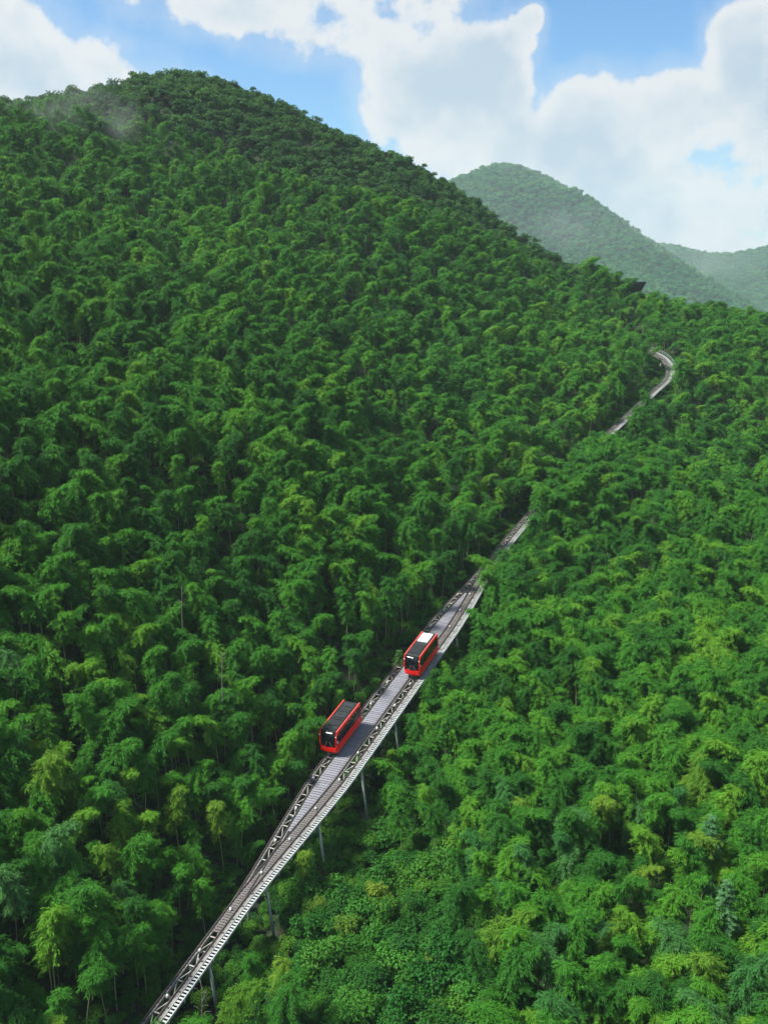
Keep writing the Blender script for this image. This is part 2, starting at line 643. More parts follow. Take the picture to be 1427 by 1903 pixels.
def sheet(name, X, Y, Z, mat):
    nx, ny = Z.shape
    V = np.stack([X.ravel(), Y.ravel(), Z.ravel()], 1)
    idx = np.arange(nx * ny).reshape(nx, ny)
    Fq = np.stack([idx[:-1, :-1].ravel(), idx[1:, :-1].ravel(), idx[1:, 1:].ravel(), idx[:-1, 1:].ravel()], 1)
    me = mesh_np(name, V, Fq, [mat], smooth=True)
    o = link(name, me)
    o['kind'] = 'structure'
    return o


ground = sheet('ground', gx, gy, gz, M['ground'])
ground['label'] = 'leafy forest floor of the near hillsides'

# distant hills
FS = 1.5
far_ctl = []
ridge1 = [(700, 420, 1750), (870, 335, 1760), (935, 318, 1800), (1000, 345, 1780), (1060, 368, 1750), (1100, 398, 1700), (1150, 422, 1650), (1200, 452, 1600),
          (1245, 485, 1550), (1300, 530, 1480), (1380, 590, 1400)]
for (px, py, D) in ridge1:
    p = W(px, py, D * FS)
    far_ctl.append((p.x, p.y, p.z - 8))
    far_ctl.append((p.x + 60, p.y + 160 * FS, max(p.z - 90 * FS, 10)))
for (px, py, D) in ((1000, 450, 1480), (900, 420, 1500), (1100, 520, 1300), (1200, 575, 1200), (1020, 560, 1150), (800, 500, 1450), (1320, 610, 1250)):
    p = W(px, py, D * FS)
    far_ctl.append((p.x, p.y, p.z - 8))
for (px, py, D) in ((1215, 462, 2300), (1300, 490, 2350), (1350, 490, 2380), (1427, 476, 2400), (1520, 455, 2400), (1700, 430, 2400)):
    p = W(px, py, D * FS)
    far_ctl.append((p.x, p.y, p.z - 8))
    far_ctl.append((p.x, p.y + 250 * FS, max(p.z - 110 * FS, 10)))
for (px, py, D) in ((1350, 540, 2000), (1427, 560, 1850), (1560, 570, 1800), (1400, 620, 1600)):
    p = W(px, py, D * FS)
    far_ctl.append((p.x, p.y, p.z - 8))
far_ctl += [(-700, 700, 20), (-300, 700, 20), (150, 640, 0), (400, 640, 0), (900, 700, 30)] + \
           [(x * FS, y * FS, z) for x, y, z in ((-500, 1500, 60), (-200, 1600, 60), (-500, 2300, 20), (300, 2400, 20), (1100, 2500, 20), (1500, 1200, 80))]
_f2 = tps_fit(np.array(far_ctl), 2.0)
FX = np.arange(-700, 2601, 18.0)
FY = np.arange(520, 4301, 18.0)
fx, fy = np.meshgrid(FX, FY, indexing='ij')
fz = _f2(fx, fy) + vnoise(fx, fy, 210, 9) * 12 + vnoise(fx, fy, 80, 10) * 5
fz -= 50 * (1 - sstep(fy, 520, 640))
fz = np.maximum(fz, -25)
hills = sheet('distant_hills', fx, fy, fz, M['ground'])
hills['label'] = 'hazy wooded hills behind the main slope'
plainX, plainY = np.meshgrid(np.array([-4000., -1000, 0, 1500, 4000]), np.array([-500., 500, 2400, 5200]), indexing='ij')
plain = sheet('terrain', plainX, plainY, np.full(plainX.shape, -28.0), M['ground'])
plain['label'] = 'low land reaching to the horizon'


def far_z(x, y):
    u = np.clip((np.asarray(x, float) - FX[0]) / 18.0, 0, len(FX) - 1.001)
    v = np.clip((np.asarray(y, float) - FY[0]) / 18.0, 0, len(FY) - 1.001)
    i, j = u.astype(int), v.astype(int)
    fu, fv = u - i, v - j
    return fz[i, j] * (1 - fu) * (1 - fv) + fz[i + 1, j] * fu * (1 - fv) + fz[i, j + 1] * (1 - fu) * fv + fz[i + 1, j + 1] * fu * fv


# ------------------------------------------------------------------ plant prototypes
def unit(v):
    return v / (np.linalg.norm(v, axis=-1, keepdims=True) + 1e-9)


def leaf_quads(base, d, length, width, r, outward=None):
    """diamond leaves: base (n,3), direction d (n,3); outward: the way the blades face"""
    n = len(base)
    d = unit(d)
    face_to = np.tile(np.array([0, 0, .9]), (n, 1)) if outward is None else unit(outward)
    side = unit(np.cross(d, r.normal(size=(n, 3)) * .28 + face_to))
    L = length[:, None]
    wd = width[:, None]
    mid = base + d * L * .45
    tip = base + d * L
    tip[:, 2] -= length * .12
    V = np.stack([base, mid + side * wd * .5, tip, mid - side * wd * .5], 1).reshape(-1, 3)
    Fq = np.arange(4 * n).reshape(n, 4)
    return V, Fq


def bamboo(seed, H=11.0, lod=0):
    """culm polyline, crown leaves: an arching feathery plume"""
    r = np.random.default_rng(seed)
    lean = r.uniform(.5, 3.0)
    droop = r.uniform(.2, 1.0) + .25 * lean
    tt = np.linspace(0, 1, 24)
    bend = np.clip((tt - .45) / .55, 0, 1)
    cx = lean * bend ** 2.1
    cz = H * tt - droop * bend ** 3
    culm = np.stack([cx, .15 * np.sin(tt * 5 + seed), cz], 1)
    lo = r.uniform(.40, .52) if lod == 0 else r.uniform(.5, .6)
    nodes = lo + (1 - lo) * np.linspace(0, 1, 24 if lod == 0 else 17) ** .85
    wide = r.uniform(.85, 1.2)
    B, Dv, Ln, Wd, Ow = [], [], [], [], []
    for tn in nodes:
        p = np.array([np.interp(tn, tt, culm[:, k]) for k in range(3)])
        q = (tn - lo) / (1 - lo)
        prof = wide * (.50 + .95 * math.sin(min(q + .12, 1) ** .9 * math.pi * .80)) * (1 - .25 * q ** 3) * r.uniform(.75, 1.2)
        nb = int(r.integers(3, 6)) if lod == 0 else 4
        a0 = r.uniform(0, 6.28)
        for b in range(nb):
            az_ = a0 + b * 2 * math.pi / nb + r.normal() * .4
            Lb = prof * r.uniform(.7, 1.25)
            el = r.uniform(.35, .95) + .3 * q
            h = np.array([math.cos(az_), math.sin(az_), 0])
            npt = 6 if lod == 0 else 4
            for k in range(npt):
                f = (k + .8 + r.uniform(-.3, .3)) / npt
                pos = p + h * Lb * f * math.cos(el * .75) + np.array([0, 0, Lb * (f * math.sin(el) - .75 * f * f)])
                nl = 8 if lod == 0 else 6
                for _ in range(nl):
                    B.append(pos + r.normal(size=3) * (.09 if lod == 0 else .13))
                    Dv.append(h * r.uniform(.4, 1.1) + np.array([0, 0, .15 - .85 * f]) + r.normal(size=3) * .40)
                    Ow.append(h * (.25 + .9 * f) + np.array([0, 0, .85 - .35 * f + .25 * q]))
                    Ln.append(r.uniform(.21, .40) * (1 if lod == 0 else 1.3))
                    Wd.append(r.uniform(.042, .070) * (1 if lod == 0 else 1.75))
    V, Fq = leaf_quads(np.array(B), np.array(Dv), np.array(Ln), np.array(Wd), r, np.array(Ow))
    mb = MB()
    step = 3 if lod == 0 else 6
    idx = list(range(0, 24, step)) + [23]
    mb.tube([culm[i] for i in idx], [.055 * (1 - .8 * tt[i]) + .008 for i in idx], 5 if lod == 0 else 3, cap=False)
    return V, Fq, mb


def lobed_crown(seed, R=1.6, Hc=2.2, z0=.6, nl=900, size=.24, lobes=9, flat=1.0, asp=.6):
    """broad-leaved crown: leaves gathered on the outside of many small uneven lobes"""
    r = np.random.default_rng(seed)
    C = []
    for _ in range(lobes):
        a = r.uniform(0, 6.28)
        rr = R * math.sqrt(r.uniform(0, 1)) * .75
        C.append((rr * math.cos(a), rr * math.sin(a), z0 + Hc * r.uniform(.25, .95) * (1 - .45 * (rr / R) ** 2), R * r.uniform(.28, .5)))
    C = np.array(C)
    k = r.integers(0, lobes, nl)
    n = unit(r.normal(size=(nl, 3)))
    n[:, 2] = np.abs(n[:, 2]) * 1.0 - .25 * (r.random(nl) < .4)
    n = unit(n)
    rad = C[k, 3] * r.uniform(.7, 1.12, nl)
    P = C[k, :3] + n * rad[:, None] * np.array([1, 1, .8 * flat])
    d = unit(n * .5 + r.normal(size=(nl, 3)) * .55 + np.array([0, 0, -.35]))
    L = size * r.uniform(.7, 1.35, nl)
    V, Fq = leaf_quads(P, d, L, L * asp * r.uniform(.8, 1.2, nl), r, n + np.array([0, 0, .5]))
    mb = MB()
    for c in C[:6]:
        mb.tube([(0, 0, -.3), (c[0] * .35, c[1] * .35, z0 * .7 + .2), tuple(c[:3])], [.05 * R, .035 * R, .012 * R], 4, cap=False)
    return V, Fq, mb


def conifer(seed, H=6.5, R=1.7):
    r = np.random.default_rng(seed)
    B, Dv, Ln = [], [], []
    for tier in np.linspace(.18, .98, 13):
        for b in range(8):
            a = r.uniform(0, 6.28)
            L = R * (1 - tier) ** .75 * r.uniform(.75, 1.1) + .15
            for f in np.linspace(.2, 1, 6):
                pos = np.array([math.cos(a) * L * f, math.sin(a) * L * f, H * tier + .15 * L * f - .35 * L * f * f])
                for s in (-1, 0, 1):
                    aa = a + s * .9
                    B.append(pos)
                    Dv.append((math.cos(aa), math.sin(aa), r.uniform(-.2, .15)))
                    Ln.append(.36 * r.uniform(.7, 1.2))
    B, Dv, Ln = np.array(B), np.array(Dv), np.array(Ln)
    V, Fq = leaf_quads(B, Dv, Ln, Ln * .32, r)
    mb = MB()
    mb.tube([(0, 0, -.3), (0, 0, H * .5), (0, 0, H)], [.12, .07, .015], 6, cap=False)
    return V, Fq, mb


def to_meshes(name, proto, mleaf, mwood, wood_name):
    V, Fq, mb = proto
    a = mesh_np(name, V, Fq, [mleaf])
    b = mb.mesh(wood_name, mwood, True)
    return a, b


BAMB = [bamboo(100 + i) for i in range(12)]
BAMB_FAR = [bamboo(200 + i, lod=1) for i in range(10)]
bamboo_me = {k: [to_meshes('crown', p, M[k], M['culm'], 'culm') for p in BAMB] for k in ('bamboo', 'bamboo_fresh', 'bamboo_blue')}
SHRUB = [lobed_crown(300 + i, R=1.6, Hc=2.6, z0=.4, nl=1900, size=.21, lobes=10) for i in range(5)] + \
        [lobed_crown(320 + i, R=1.9, Hc=1.9, z0=.2, nl=1700, size=.18, lobes=9, flat=.8, asp=.75) for i in range(3)]
shrub_me = {k: [to_meshes('crown', p, M[k], M['bark'], 'stems') for p in SHRUB] for k in ('broad', 'broad_fresh', 'vine')}
RIDGE = [lobed_crown(400 + i, R=2.1, Hc=4.2, z0=2.0, nl=1000, size=.42, lobes=12, asp=.7) for i in range(5)]
FARTREE = [lobed_crown(420 + i, R=3.4, Hc=5.0, z0=2.5, nl=260, size=1.4, lobes=9, asp=.75) for i in range(4)]


def scatter_stuff(name, label, protos, mleaf, mwood, pts, rot, scl, var):
    """one object: its own mesh holds the plant forms and the points they grow on; geometry nodes put one on the other"""
    Vs, Fs, mi, vv = [], [], [], []
    base = 0
    for k, (V, Fq, mb) in enumerate(protos):
        Vs.append(V)
        Fs += (Fq + base).tolist()
        mi += [0] * len(Fq)
        base += len(V)
        Vw = np.array(mb.V)
        Vs.append(Vw)
        Fs += [tuple(i + base for i in f) for f in mb.F]
        mi += [1] * len(mb.F)
        base += len(Vw)
        vv += [k] * (len(V) + len(Vw))
    n0 = base
    allV = np.vstack(Vs + [np.asarray(pts)])
    me = bpy.data.meshes.new(name)
    me.from_pydata([tuple(v) for v in allV], [], Fs)
    me.materials.append(mleaf)
    me.materials.append(mwood)
    me.polygons.foreach_set('material_index', np.asarray(mi, np.int32))
    N = len(allV)

    def attr(nm, ty, arr, key='value'):
        a = me.attributes.new(nm, ty, 'POINT')
        a.data.foreach_set(key, np.ascontiguousarray(arr).ravel())
    a_var = np.concatenate([vv, np.asarray(var)]).astype(np.int32)
    a_isp = np.concatenate([np.zeros(n0), np.ones(len(pts))]).astype(np.int32)
    a_rot = np.zeros((N, 3), np.float32)
    a_rot[n0:] = rot
    a_scl = np.ones((N, 3), np.float32)
    a_scl[n0:] = scl
    attr('form', 'INT', a_var)
    attr('spot', 'INT', a_isp)
    attr('turn', 'FLOAT_VECTOR', a_rot, 'vector')
    attr('size', 'FLOAT_VECTOR', a_scl, 'vector')
    me.update()
    o = link(name, me)
    o['kind'] = 'stuff'
    o['label'] = label
    ng = bpy.data.node_groups.new(name, 'GeometryNodeTree')
    ng.interface.new_socket('Geometry', in_out='INPUT', socket_type='NodeSocketGeometry')
    ng.interface.new_socket('Geometry', in_out='OUTPUT', socket_type='NodeSocketGeometry')
    nodes, L = ng.nodes, ng.links
    gi, go = nodes.new('NodeGroupInput'), nodes.new('NodeGroupOutput')

    def named(nm, ty):
        nd = nodes.new('GeometryNodeInputNamedAttribute')
        nd.data_type = ty
        nd.inputs['Name'].default_value = nm
        return nd.outputs['Attribute']

    def eq(sock, v):
        nd = nodes.new('FunctionNodeCompare')
        nd.data_type = 'INT'
        nd.operation = 'EQUAL'
        L.new(sock, nd.inputs[2])
        nd.inputs[3].default_value = v
        return nd.outputs[0]

    sp = nodes.new('GeometryNodeSeparateGeometry')
    sp.domain = 'POINT'
    L.new(gi.outputs[0], sp.inputs[0])
    L.new(eq(named('spot', 'INT'), 1), sp.inputs[1])
    join = nodes.new('GeometryNodeJoinGeometry')
    for k in reversed(range(len(protos))):
        s2 = nodes.new('GeometryNodeSeparateGeometry')
        s2.domain = 'POINT'
        L.new(sp.outputs[1], s2.inputs[0])
        L.new(eq(named('form', 'INT'), k), s2.inputs[1])
        g2 = nodes.new('GeometryNodeGeometryToInstance')
        L.new(s2.outputs[0], g2.inputs[0])
        L.new(g2.outputs[0], join.inputs[0])
    ip = nodes.new('GeometryNodeInstanceOnPoints')
    L.new(sp.outputs[0], ip.inputs['Points'])
    L.new(join.outputs[0], ip.inputs['Instance'])
    ip.inputs['Pick Instance'].default_value = True
    L.new(named('form', 'INT'), ip.inputs['Instance Index'])
    e2r = nodes.new('FunctionNodeEulerToRotation')
    L.new(named('turn', 'FLOAT_VECTOR'), e2r.inputs[0])
    L.new(e2r.outputs[0], ip.inputs['Rotation'])
    L.new(named('size', 'FLOAT_VECTOR'), ip.inputs['Scale'])
    L.new(ip.outputs[0], go.inputs[0])
    md = o.modifiers.new('growth', 'NODES')
    md.node_group = ng
    return o


# ------------------------------------------------------------------ where plants grow
def jitter(x0, x1, y0, y1, sp, r):
    X, Y = np.meshgrid(np.arange(x0, x1, sp), np.arange(y0, y1, sp * .87), indexing='ij')
    X = X + (np.arange(X.shape[1]) % 2)[None, :] * sp * .5
    X = X + r.uniform(-.42, .42, X.shape) * sp
    Y = Y + r.uniform(-.42, .42, Y.shape) * sp
    return X.ravel(), Y.ravel()


def visible(P, zf, extra, steps=70, y0=40.):
    """line of sight from the camera to points P over a height function"""
    ok = np.ones(len(P), bool)
    for f in np.linspace(.12, .975, steps):
        q = P * f
        q[:, 2] = CAM_Z + (P[:, 2] - CAM_Z) * f
        ok &= ~((q[:, 1] > y0) & (zf(q[:, 0], q[:, 1]) + extra > q[:, 2]))
    return ok


def in_frame(P, m):
    px, py, D = project(P)
    return (D > 5) & (px > -m) & (px < 1427 + m) & (py > -m) & (py < 1903 + m), px, py, D


def signed_u(x, y):
    """nearest track sample, signed distance to the right of the track"""
    best = np.full(len(x), 1e9)
    su = np.zeros(len(x))
    ss = np.zeros(len(x))
    for s in np.arange(0, S_MAX, 1.5):
        p, t, r, n = frame(s)
        dx, dy = x - p[0], y - p[1]
        d = np.hypot(dx, dy)
        u = dx * r[0] + dy * r[1]
        w = d < best
        best = np.where(w, d, best)
        su = np.where(w, np.sign(u) * d, su)
        ss = np.where(w, s, ss)
    return su, ss


SEE = [(92, 187), (210, 222), (278, 290), (306, 335)]     # stretches of the line that stay open to view
see_pts = []
for a, b in SEE:
    for s in np.arange(s_of(a), s_of(b), .8):
        p, t, r, n = frame(s)
        for u in (c_left(s) - .9, c_main(s), c_main(s) + 2.2):
            if a < 200 or a > 300 or u < .6:
                see_pts.append(p + r * u + n * .3)
for D in (111.8, 122.4, 133.0, 143.6):                    # and the legs that carry it over the gully
    p, t, r, n = frame(s_of(D))
    for h in np.arange(1.0, 7.5, .8):
        q = p + r * (c_main(s_of(D)) + 1.35 + .13 * h)
        see_pts.append(np.array([q[0], q[1], q[2] - h]))
see_pts = np.array(see_pts)
sx_, sy_, sD_ = project(see_pts)


def blocks_track(base, top, rad):
    """crowns that would stand between the camera and an open stretch of the line"""
    mid = top.copy()
    mid[:, 2] -= 1.0
    px, py, D = project(mid)
    bx, by, _ = project(np.stack([top[:, 0], top[:, 1], top[:, 2] - (top[:, 2] - base[:, 2]) * .55], 1))
    tx, ty, _ = project(top)
    out = np.zeros(len(top), bool)
    rp = rad * F_PX / D
    for i in range(len(sx_)):
        out |= (D < sD_[i] + 1.0) & (np.abs(px - sx_[i]) < rp) & (ty - 3 < sy_[i]) & (by > sy_[i])
    return out


r0 = np.random.default_rng(55)
H0 = 11.0
bx_, by_ = jitter(-250, 330, 60, 520, 2.1, r0)
_d = by_ * math.cos(PITCH) + 30 * math.sin(PITCH)
thin = r0.random(len(bx_)) < (2.1 / (2.5 + .12 * sstep(_d, 140, 260))) ** 2     # crowns stand wider apart higher up
bx_, by_ = bx_[thin], by_[thin]
bz_ = ground_z(bx_, by_)
patch = vnoise(bx_, by_, 24, 21)
sc_ = r0.uniform(.66, 1.28, len(bx_)) * (1 + .12 * patch)
keep = r0.random(len(bx_)) > .08 + .26 * (vnoise(bx_, by_, 13, 22) > .35)
tops = np.stack([bx_, by_, bz_ + H0 * sc_], 1)
fr, px_, py_, D_ = in_frame(tops, 170)
keep &= fr & (D_ < 440)
# the gully is shrubs, not bamboo
gully = ((np.abs(px_ - (735 + (py_ - 1700) * .02)) < 150 + np.clip(py_ - 1700, -100, 120) * .35) & (py_ > 1500)) & (D_ < 150)
su_, ss_ = signed_u(bx_, by_)
right_low = (su_ > 0) & (su_ < 11.5) & (D_ > 106) & (D_ < 143)
keep &= ~gully & ~right_low & ~((np.abs(su_) < 6.5) & (D_ > 304) & (D_ < 337))
zt_ = np.interp(ss_, _sg, _pg[:, 2])
lw_ = np.array([loop_w(s) for s in np.linspace(0, S_MAX, 300)])
lw_ = np.interp(ss_, np.linspace(0, S_MAX, 300), lw_)
left_edge, right_edge = -1.0 - 2.3 * lw_, 2.2 + 1.5 * lw_
keep &= ~((su_ > left_edge - 2.9) & (su_ < right_edge + 1.9))
keep &= ~((px_ > 1160) & (px_ < 1204) & (py_ < 530) & (py_ > 480))        # open view of the pavilion eaves
idx = np.where(keep)[0]
bpos = np.stack([bx_, by_, bz_], 1)[idx]
tops = tops[idx]
sc_ = sc_[idx]
blk = blocks_track(bpos, tops, 1.8 * sc_)
vis = visible(tops + np.array([0, 0, 1.5]), ground_z, 2.0)
ok = ~blk & vis
bpos, tops, sc_ = bpos[ok], tops[ok], sc_[ok]
_, bpx, bpy_, bD = in_frame(tops, 0)
# trees close on the right of the line where it disappears behind them
cb, ct, cs = [], [], []
for a_, b_ in ((190, 209), (223, 278), (292, 306)):
    for s in np.arange(s_of(a_), s_of(b_), 1.9):
        p, t, r, n = frame(s)
        for u in (r0.uniform(4.0, 4.8), r0.uniform(6.2, 7.6)):
            q = p + r * u + t * r0.uniform(-.7, .7)
            g = float(ground_z(q[0], q[1]))
            top = p[2] + 1.25 * u + r0.uniform(.6, 2.2)
            cb.append((q[0], q[1], g))
            ct.append((q[0], q[1], top))
            cs.append(min(max((top - g) / H0, .8), 1.5))
cb, ct, cs = np.array(cb), np.array(ct), np.array(cs)
okc = ~blocks_track(cb, ct, .55 * cs)
bpos, tops, sc_ = np.vstack([bpos, cb[okc]]), np.vstack([tops, ct[okc]]), np.concatenate([sc_, cs[okc]])
_, bpx, bpy_, bD = in_frame(tops, 0)
# ridge of the main hill carries broad-leaved trees
cr = np.array([(c[0], c[1]) for c in crest])
cy = np.interp(bpx, cr[:, 0], cr[:, 1])
on_ridge = (bD > 300) & (bpy_ < cy + 34 + 55 * sstep(bpx, 330, 480) * (1 - sstep(bpx, 700, 900)) + vnoise(bpos[:, 0], bpos[:, 1], 30, 31) * 26) & (bpx < 1080)
yaw = r0.uniform(0, 6.283, len(bpos))
tilt = r0.normal(0, .07, (len(bpos), 2))

# hand-set plumes that stand out in the photograph: (top x, top y, depth, material, label)
special = [
    (730, 1374, 149, 'bamboo_fresh', 'tall yellow-green bamboo plume closest to the stair strip below the lower red car'),
    (786, 1398, 148, 'bamboo_fresh', 'yellow-green bamboo plume second from the stair strip near the lower red car'),
    (826, 1436, 146, 'bamboo_fresh', 'pale green bamboo third from the stair strip, hanging over the gully edge'),
    (812, 1222, 160, 'bamboo', 'feathery bamboo leaning over the stair strip just right of the upper red car'),
    (796, 1262, 157.5, 'bamboo', 'bamboo touching the stair strip just below the upper red car'),
    (356, 1842, 101, 'bamboo', 'bamboo plume overlapping the stair strip at the bottom of the track'),
    (470, 1752, 108, 'bamboo', 'round bright bamboo clump between the lowest pillar and the bottom edge'),
    (522, 1790, 105, 'bamboo_fresh', 'light green drooping bamboo right of the track at the bottom edge'),
    (420, 1800, 103, 'bamboo_fresh', 'slim light green bamboo tucked against the stairs at the bottom'),
    (560, 1560, 127, 'bamboo_fresh', 'yellowish bamboo bush under the viaduct beside the middle pillar'),
    (880, 1512, 133, 'bamboo', 'dark bamboo plume on the right rim of the shrub gully'),
    (905, 1560, 128, 'bamboo', 'hanging bamboo on the gully rim below its darker neighbour'),
    (965, 1655, 115, 'bamboo_fresh', 'bright round bamboo at the right foot of the gully'),
]
wild = np.argsort(bD + 1e6 * ~((bpx > 5) & (bpx < 1422) & (bpy_ > 0) & (bpy_ < 1880)))
solo = [i for i in wild if not on_ridge[i]][:300 - len(special)]


def plant(name, meshes, loc, rot, scl, label, cat, group=None, parts=('crown', 'culm')):
    e = empty(name, loc, label, cat, group)
    e.rotation_euler = rot
    e.scale = scl
    for nm, me in zip(parts, meshes):
        link(nm, me, e)
    return e


zones = {
    'corner': ('bamboo in the lower left grove', 'bamboo in the lower left grove'),
    'left': ('bamboo just left of the lower viaduct', 'bamboo left of the viaduct'),
    'under': ('bamboo between the lower stairs and the gully', 'bamboo right of the lower stairs'),
    'rim': ('drooping bamboo right of the shrub gully', 'bamboo right of the gully'),
    'right': ('bamboo in the lower right thicket', 'bamboo in the lower right thicket'),
}
tints = {'bamboo_fresh': 'yellow-green', 'bamboo_blue': 'blue-green'}
for n_, i in enumerate(solo):
    px, py = bpx[i], bpy_[i]
    kind = 'bamboo'
    q = random.random()
    if q < .06:
        kind = 'bamboo_fresh'
    elif q < .16:
        kind = 'bamboo_blue'
    tx = P0X + (VPX - P0X) * (P0Y - py) / (P0Y - VPY)
    z = 'corner' if (px < 230 or px < tx - 150) and px < tx else 'left' if px < tx else 'under' if px < 620 else 'rim' if px < 1080 else 'right'
    where, grp = zones[z]
    size = 'tall' if sc_[i] > 1.1 else 'short' if sc_[i] < .86 else 'middling'
    tint = tints.get(kind, 'green')
    edge = ', at the bottom edge' if py > 1700 else ', at the left edge' if px < 90 else ', at the right edge' if px > 1340 else ', upslope' if py < 1480 else ''
    lab = f'{size} {tint} {where}{edge}'
    grp = f'{size} {tint} {grp}{edge}'
    plant('bamboo', random.choice(bamboo_me[kind]), bpos[i], (tilt[i, 0], tilt[i, 1], yaw[i]), (sc_[i] * 1.24, sc_[i] * 1.24, sc_[i]), lab, 'bamboo', grp)
for (px, py, D, kind, lab) in special:
    p = W(px, py, D)
    g = float(ground_z(p.x, p.y))
    h = max(p.z - g, 4.0)
    k = h / H0
    kk = min(max(k, .62), 1.25)
    plant('bamboo', random.choice(bamboo_me[kind]), (p.x, p.y, p.z - h), (0, 0, random.uniform(0, 6.28)), (kk, kk, k), lab, 'bamboo')

rest = np.ones(len(bpos), bool)
rest[solo] = False
near = rest & ~on_ridge & (bD < 235)
farb = rest & ~on_ridge & (bD >= 235)


def rs(sel):
    n = int(sel.sum())
    rot = np.stack([tilt[sel, 0], tilt[sel, 1], yaw[sel]], 1)
    scl = np.stack([sc_[sel] * 1.24, sc_[sel] * 1.24, sc_[sel]], 1)
    return n, rot, scl


n, rot, scl = rs(near)
scatter_stuff('bamboo_forest', 'dense feathery bamboo forest covering both slopes of the valley', BAMB, M['bamboo'], M['culm'], bpos[near], rot, scl, r0.integers(0, len(BAMB), n))
print('bamboo near', n)
n, rot, scl = rs(farb)
scatter_stuff('upper_bamboo_forest', 'rounded bamboo plumes on the upper part of the main hill', BAMB_FAR, M['bamboo'], M['culm'], bpos[farb], rot, scl * np.array([.98, .98, .95]), r0.integers(0, len(BAMB_FAR), n))
print('bamboo far', n)
n, rot, scl = rs(on_ridge)
scatter_stuff('ridge_woodland', 'dark broad-leaved trees along the ridge of the main hill', RIDGE, M['ridge'], M['bark'], bpos[on_ridge], rot, scl * np.array([.9, .9, 1]) * r0.uniform(.6, 1.05, (n, 1)), r0.integers(0, len(RIDGE), n))
print('ridge', n)

# far wooded hills
fx_, fy_ = jitter(-100, 2200, 560, 4000, 11.5, r0)
fzz = far_z(fx_, fy_)
ft = np.stack([fx_, fy_, fzz + 7], 1)
fr, fpx, fpy, fD = in_frame(ft, 60)
sel = fr & (fpx > 780) & (fpy < 640)
ft = ft[sel]
v1 = visible(ft + np.array([0, 0, 6.]), lambda x, y: np.where(y < 540, ground_z(x, y), far_z(x, y)), 0.0, 90)
ft = ft[v1]
n = len(ft)
ft[:, 2] -= 7
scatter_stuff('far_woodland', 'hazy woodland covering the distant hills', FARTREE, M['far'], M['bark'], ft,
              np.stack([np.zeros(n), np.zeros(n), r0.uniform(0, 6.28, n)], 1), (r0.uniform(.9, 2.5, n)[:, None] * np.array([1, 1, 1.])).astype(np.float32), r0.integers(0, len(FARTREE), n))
print('far', n)

# undergrowth along the line and in the gully
ux, uy = jitter(-120, 200, 70, 360, 2.0, r0)
uz = ground_z(ux, uy)
up_ = np.stack([ux, uy, uz], 1)
fr, upx, upy, uD = in_frame(up_, 60)
su2, ss2 = signed_u(ux, uy)
g2 = ((np.abs(upx - 745) < 260) & (upy > 1480) & (uD < 165)) | ((np.abs(su2) < 9) & (uD < 345)) | ((uD < 215) & (r0.random(len(ux)) < .75))
sel = fr & g2
up_ = up_[sel]
up_ = up_[~blocks_track(up_ - np.array([0, 0, 1.5]), up_ + np.array([0, 0, 2.0]), np.full(len(up_), .9))]
n = len(up_)
scatter_stuff('undergrowth', 'low leafy undergrowth in the gully and along the railway', SHRUB, M['broad'], M['bark'], up_,
              np.stack([r0.normal(0, .12, n), r0.normal(0, .12, n), r0.uniform(0, 6.28, n)], 1), (r0.uniform(.5, 1.0, n)[:, None] * np.array([1, 1, .95])).astype(np.float32), r0.integers(0, len(SHRUB), n))
print('undergrowth', n)

# single shrubs in the gully
k = 0
shrub_labels = {'broad': ('dark green shrub in the gully', 'dark shrubs in the gully'),
                'vine': ('vine mound in the gully', 'vine mounds in the gully')}
for py in range(1540, 1920, 34):
    for px in range(560 + (py * 7) % 40, 960, 46):
        if px < P0X + (VPX - P0X) * (P0Y - py) / (P0Y - VPY) + 70:
            continue
        p = None
        for D in np.arange(95, 170, .5):
            q = W(px + random.uniform(-16, 16), py + random.uniform(-12, 12), D)
            if q.z < float(ground_z(q.x, q.y)) + .8:
                p = q
                break
        if p is None:
            continue
        kind = 'vine' if random.random() < .4 else 'broad'
        s = random.choice((.7, .9, 1.1, 1.4, 1.75)) * random.uniform(.9, 1.1)
        gq = float(ground_z(p.x, p.y))
        if blocks_track(np.array([[p.x, p.y, gq - 2]]), np.array([[p.x, p.y, gq + 2.6 * s]]), np.array([1.3 * s]))[0]:
            continue
        lab, grp = shrub_labels[kind]
        size = 'large' if s > 1.3 else 'small' if s < .95 else 'mid-sized'
        place = 'at the bottom edge' if py > 1800 else 'near the pillar feet' if py < 1600 else 'on its left side' if px < 680 else 'on its right side' if px > 840 else 'in its middle'
        lab, grp = f'{size} {lab}, {place}', f'{size} {grp} {place}'
        plant('shrub', random.choice(shrub_me[kind]), (p.x, p.y, float(ground_z(p.x, p.y))), (random.gauss(0, .1), random.gauss(0, .1), random.uniform(0, 6.28)),
              (s, s, s * random.uniform(.7, 1.1)), lab, 'shrub', grp, ('crown', 'stems'))
        k += 1
print('shrubs', k)
for (px, py, s, lab) in ((700, 1700, 1.5, 'bright yellow-green shrub in the middle of the gully'), (650, 1740, 1.2, 'yellow-green shrub left of the brightest one in the gully'),
                         (812, 1800, .9, 'small yellow-tipped shrub low in the gully'), (690, 1575, .8, 'pale-tipped young shrub right of the middle pillar foot'),
                         (585, 1690, .8, 'yellow-green shrub beside the foot of the lowest visible pillar')):
    for D in np.arange(95, 170, .5):
        q = W(px, py, D)
        if q.z < float(ground_z(q.x, q.y)) + 1.6:
            break
    plant('shrub', shrub_me['broad_fresh'][k % 4], (q.x, q.y, float(ground_z(q.x, q.y)) + .9), (0, 0, px), (s, s, s), lab, 'shrub', None, ('crown', 'stems'))
    k += 1

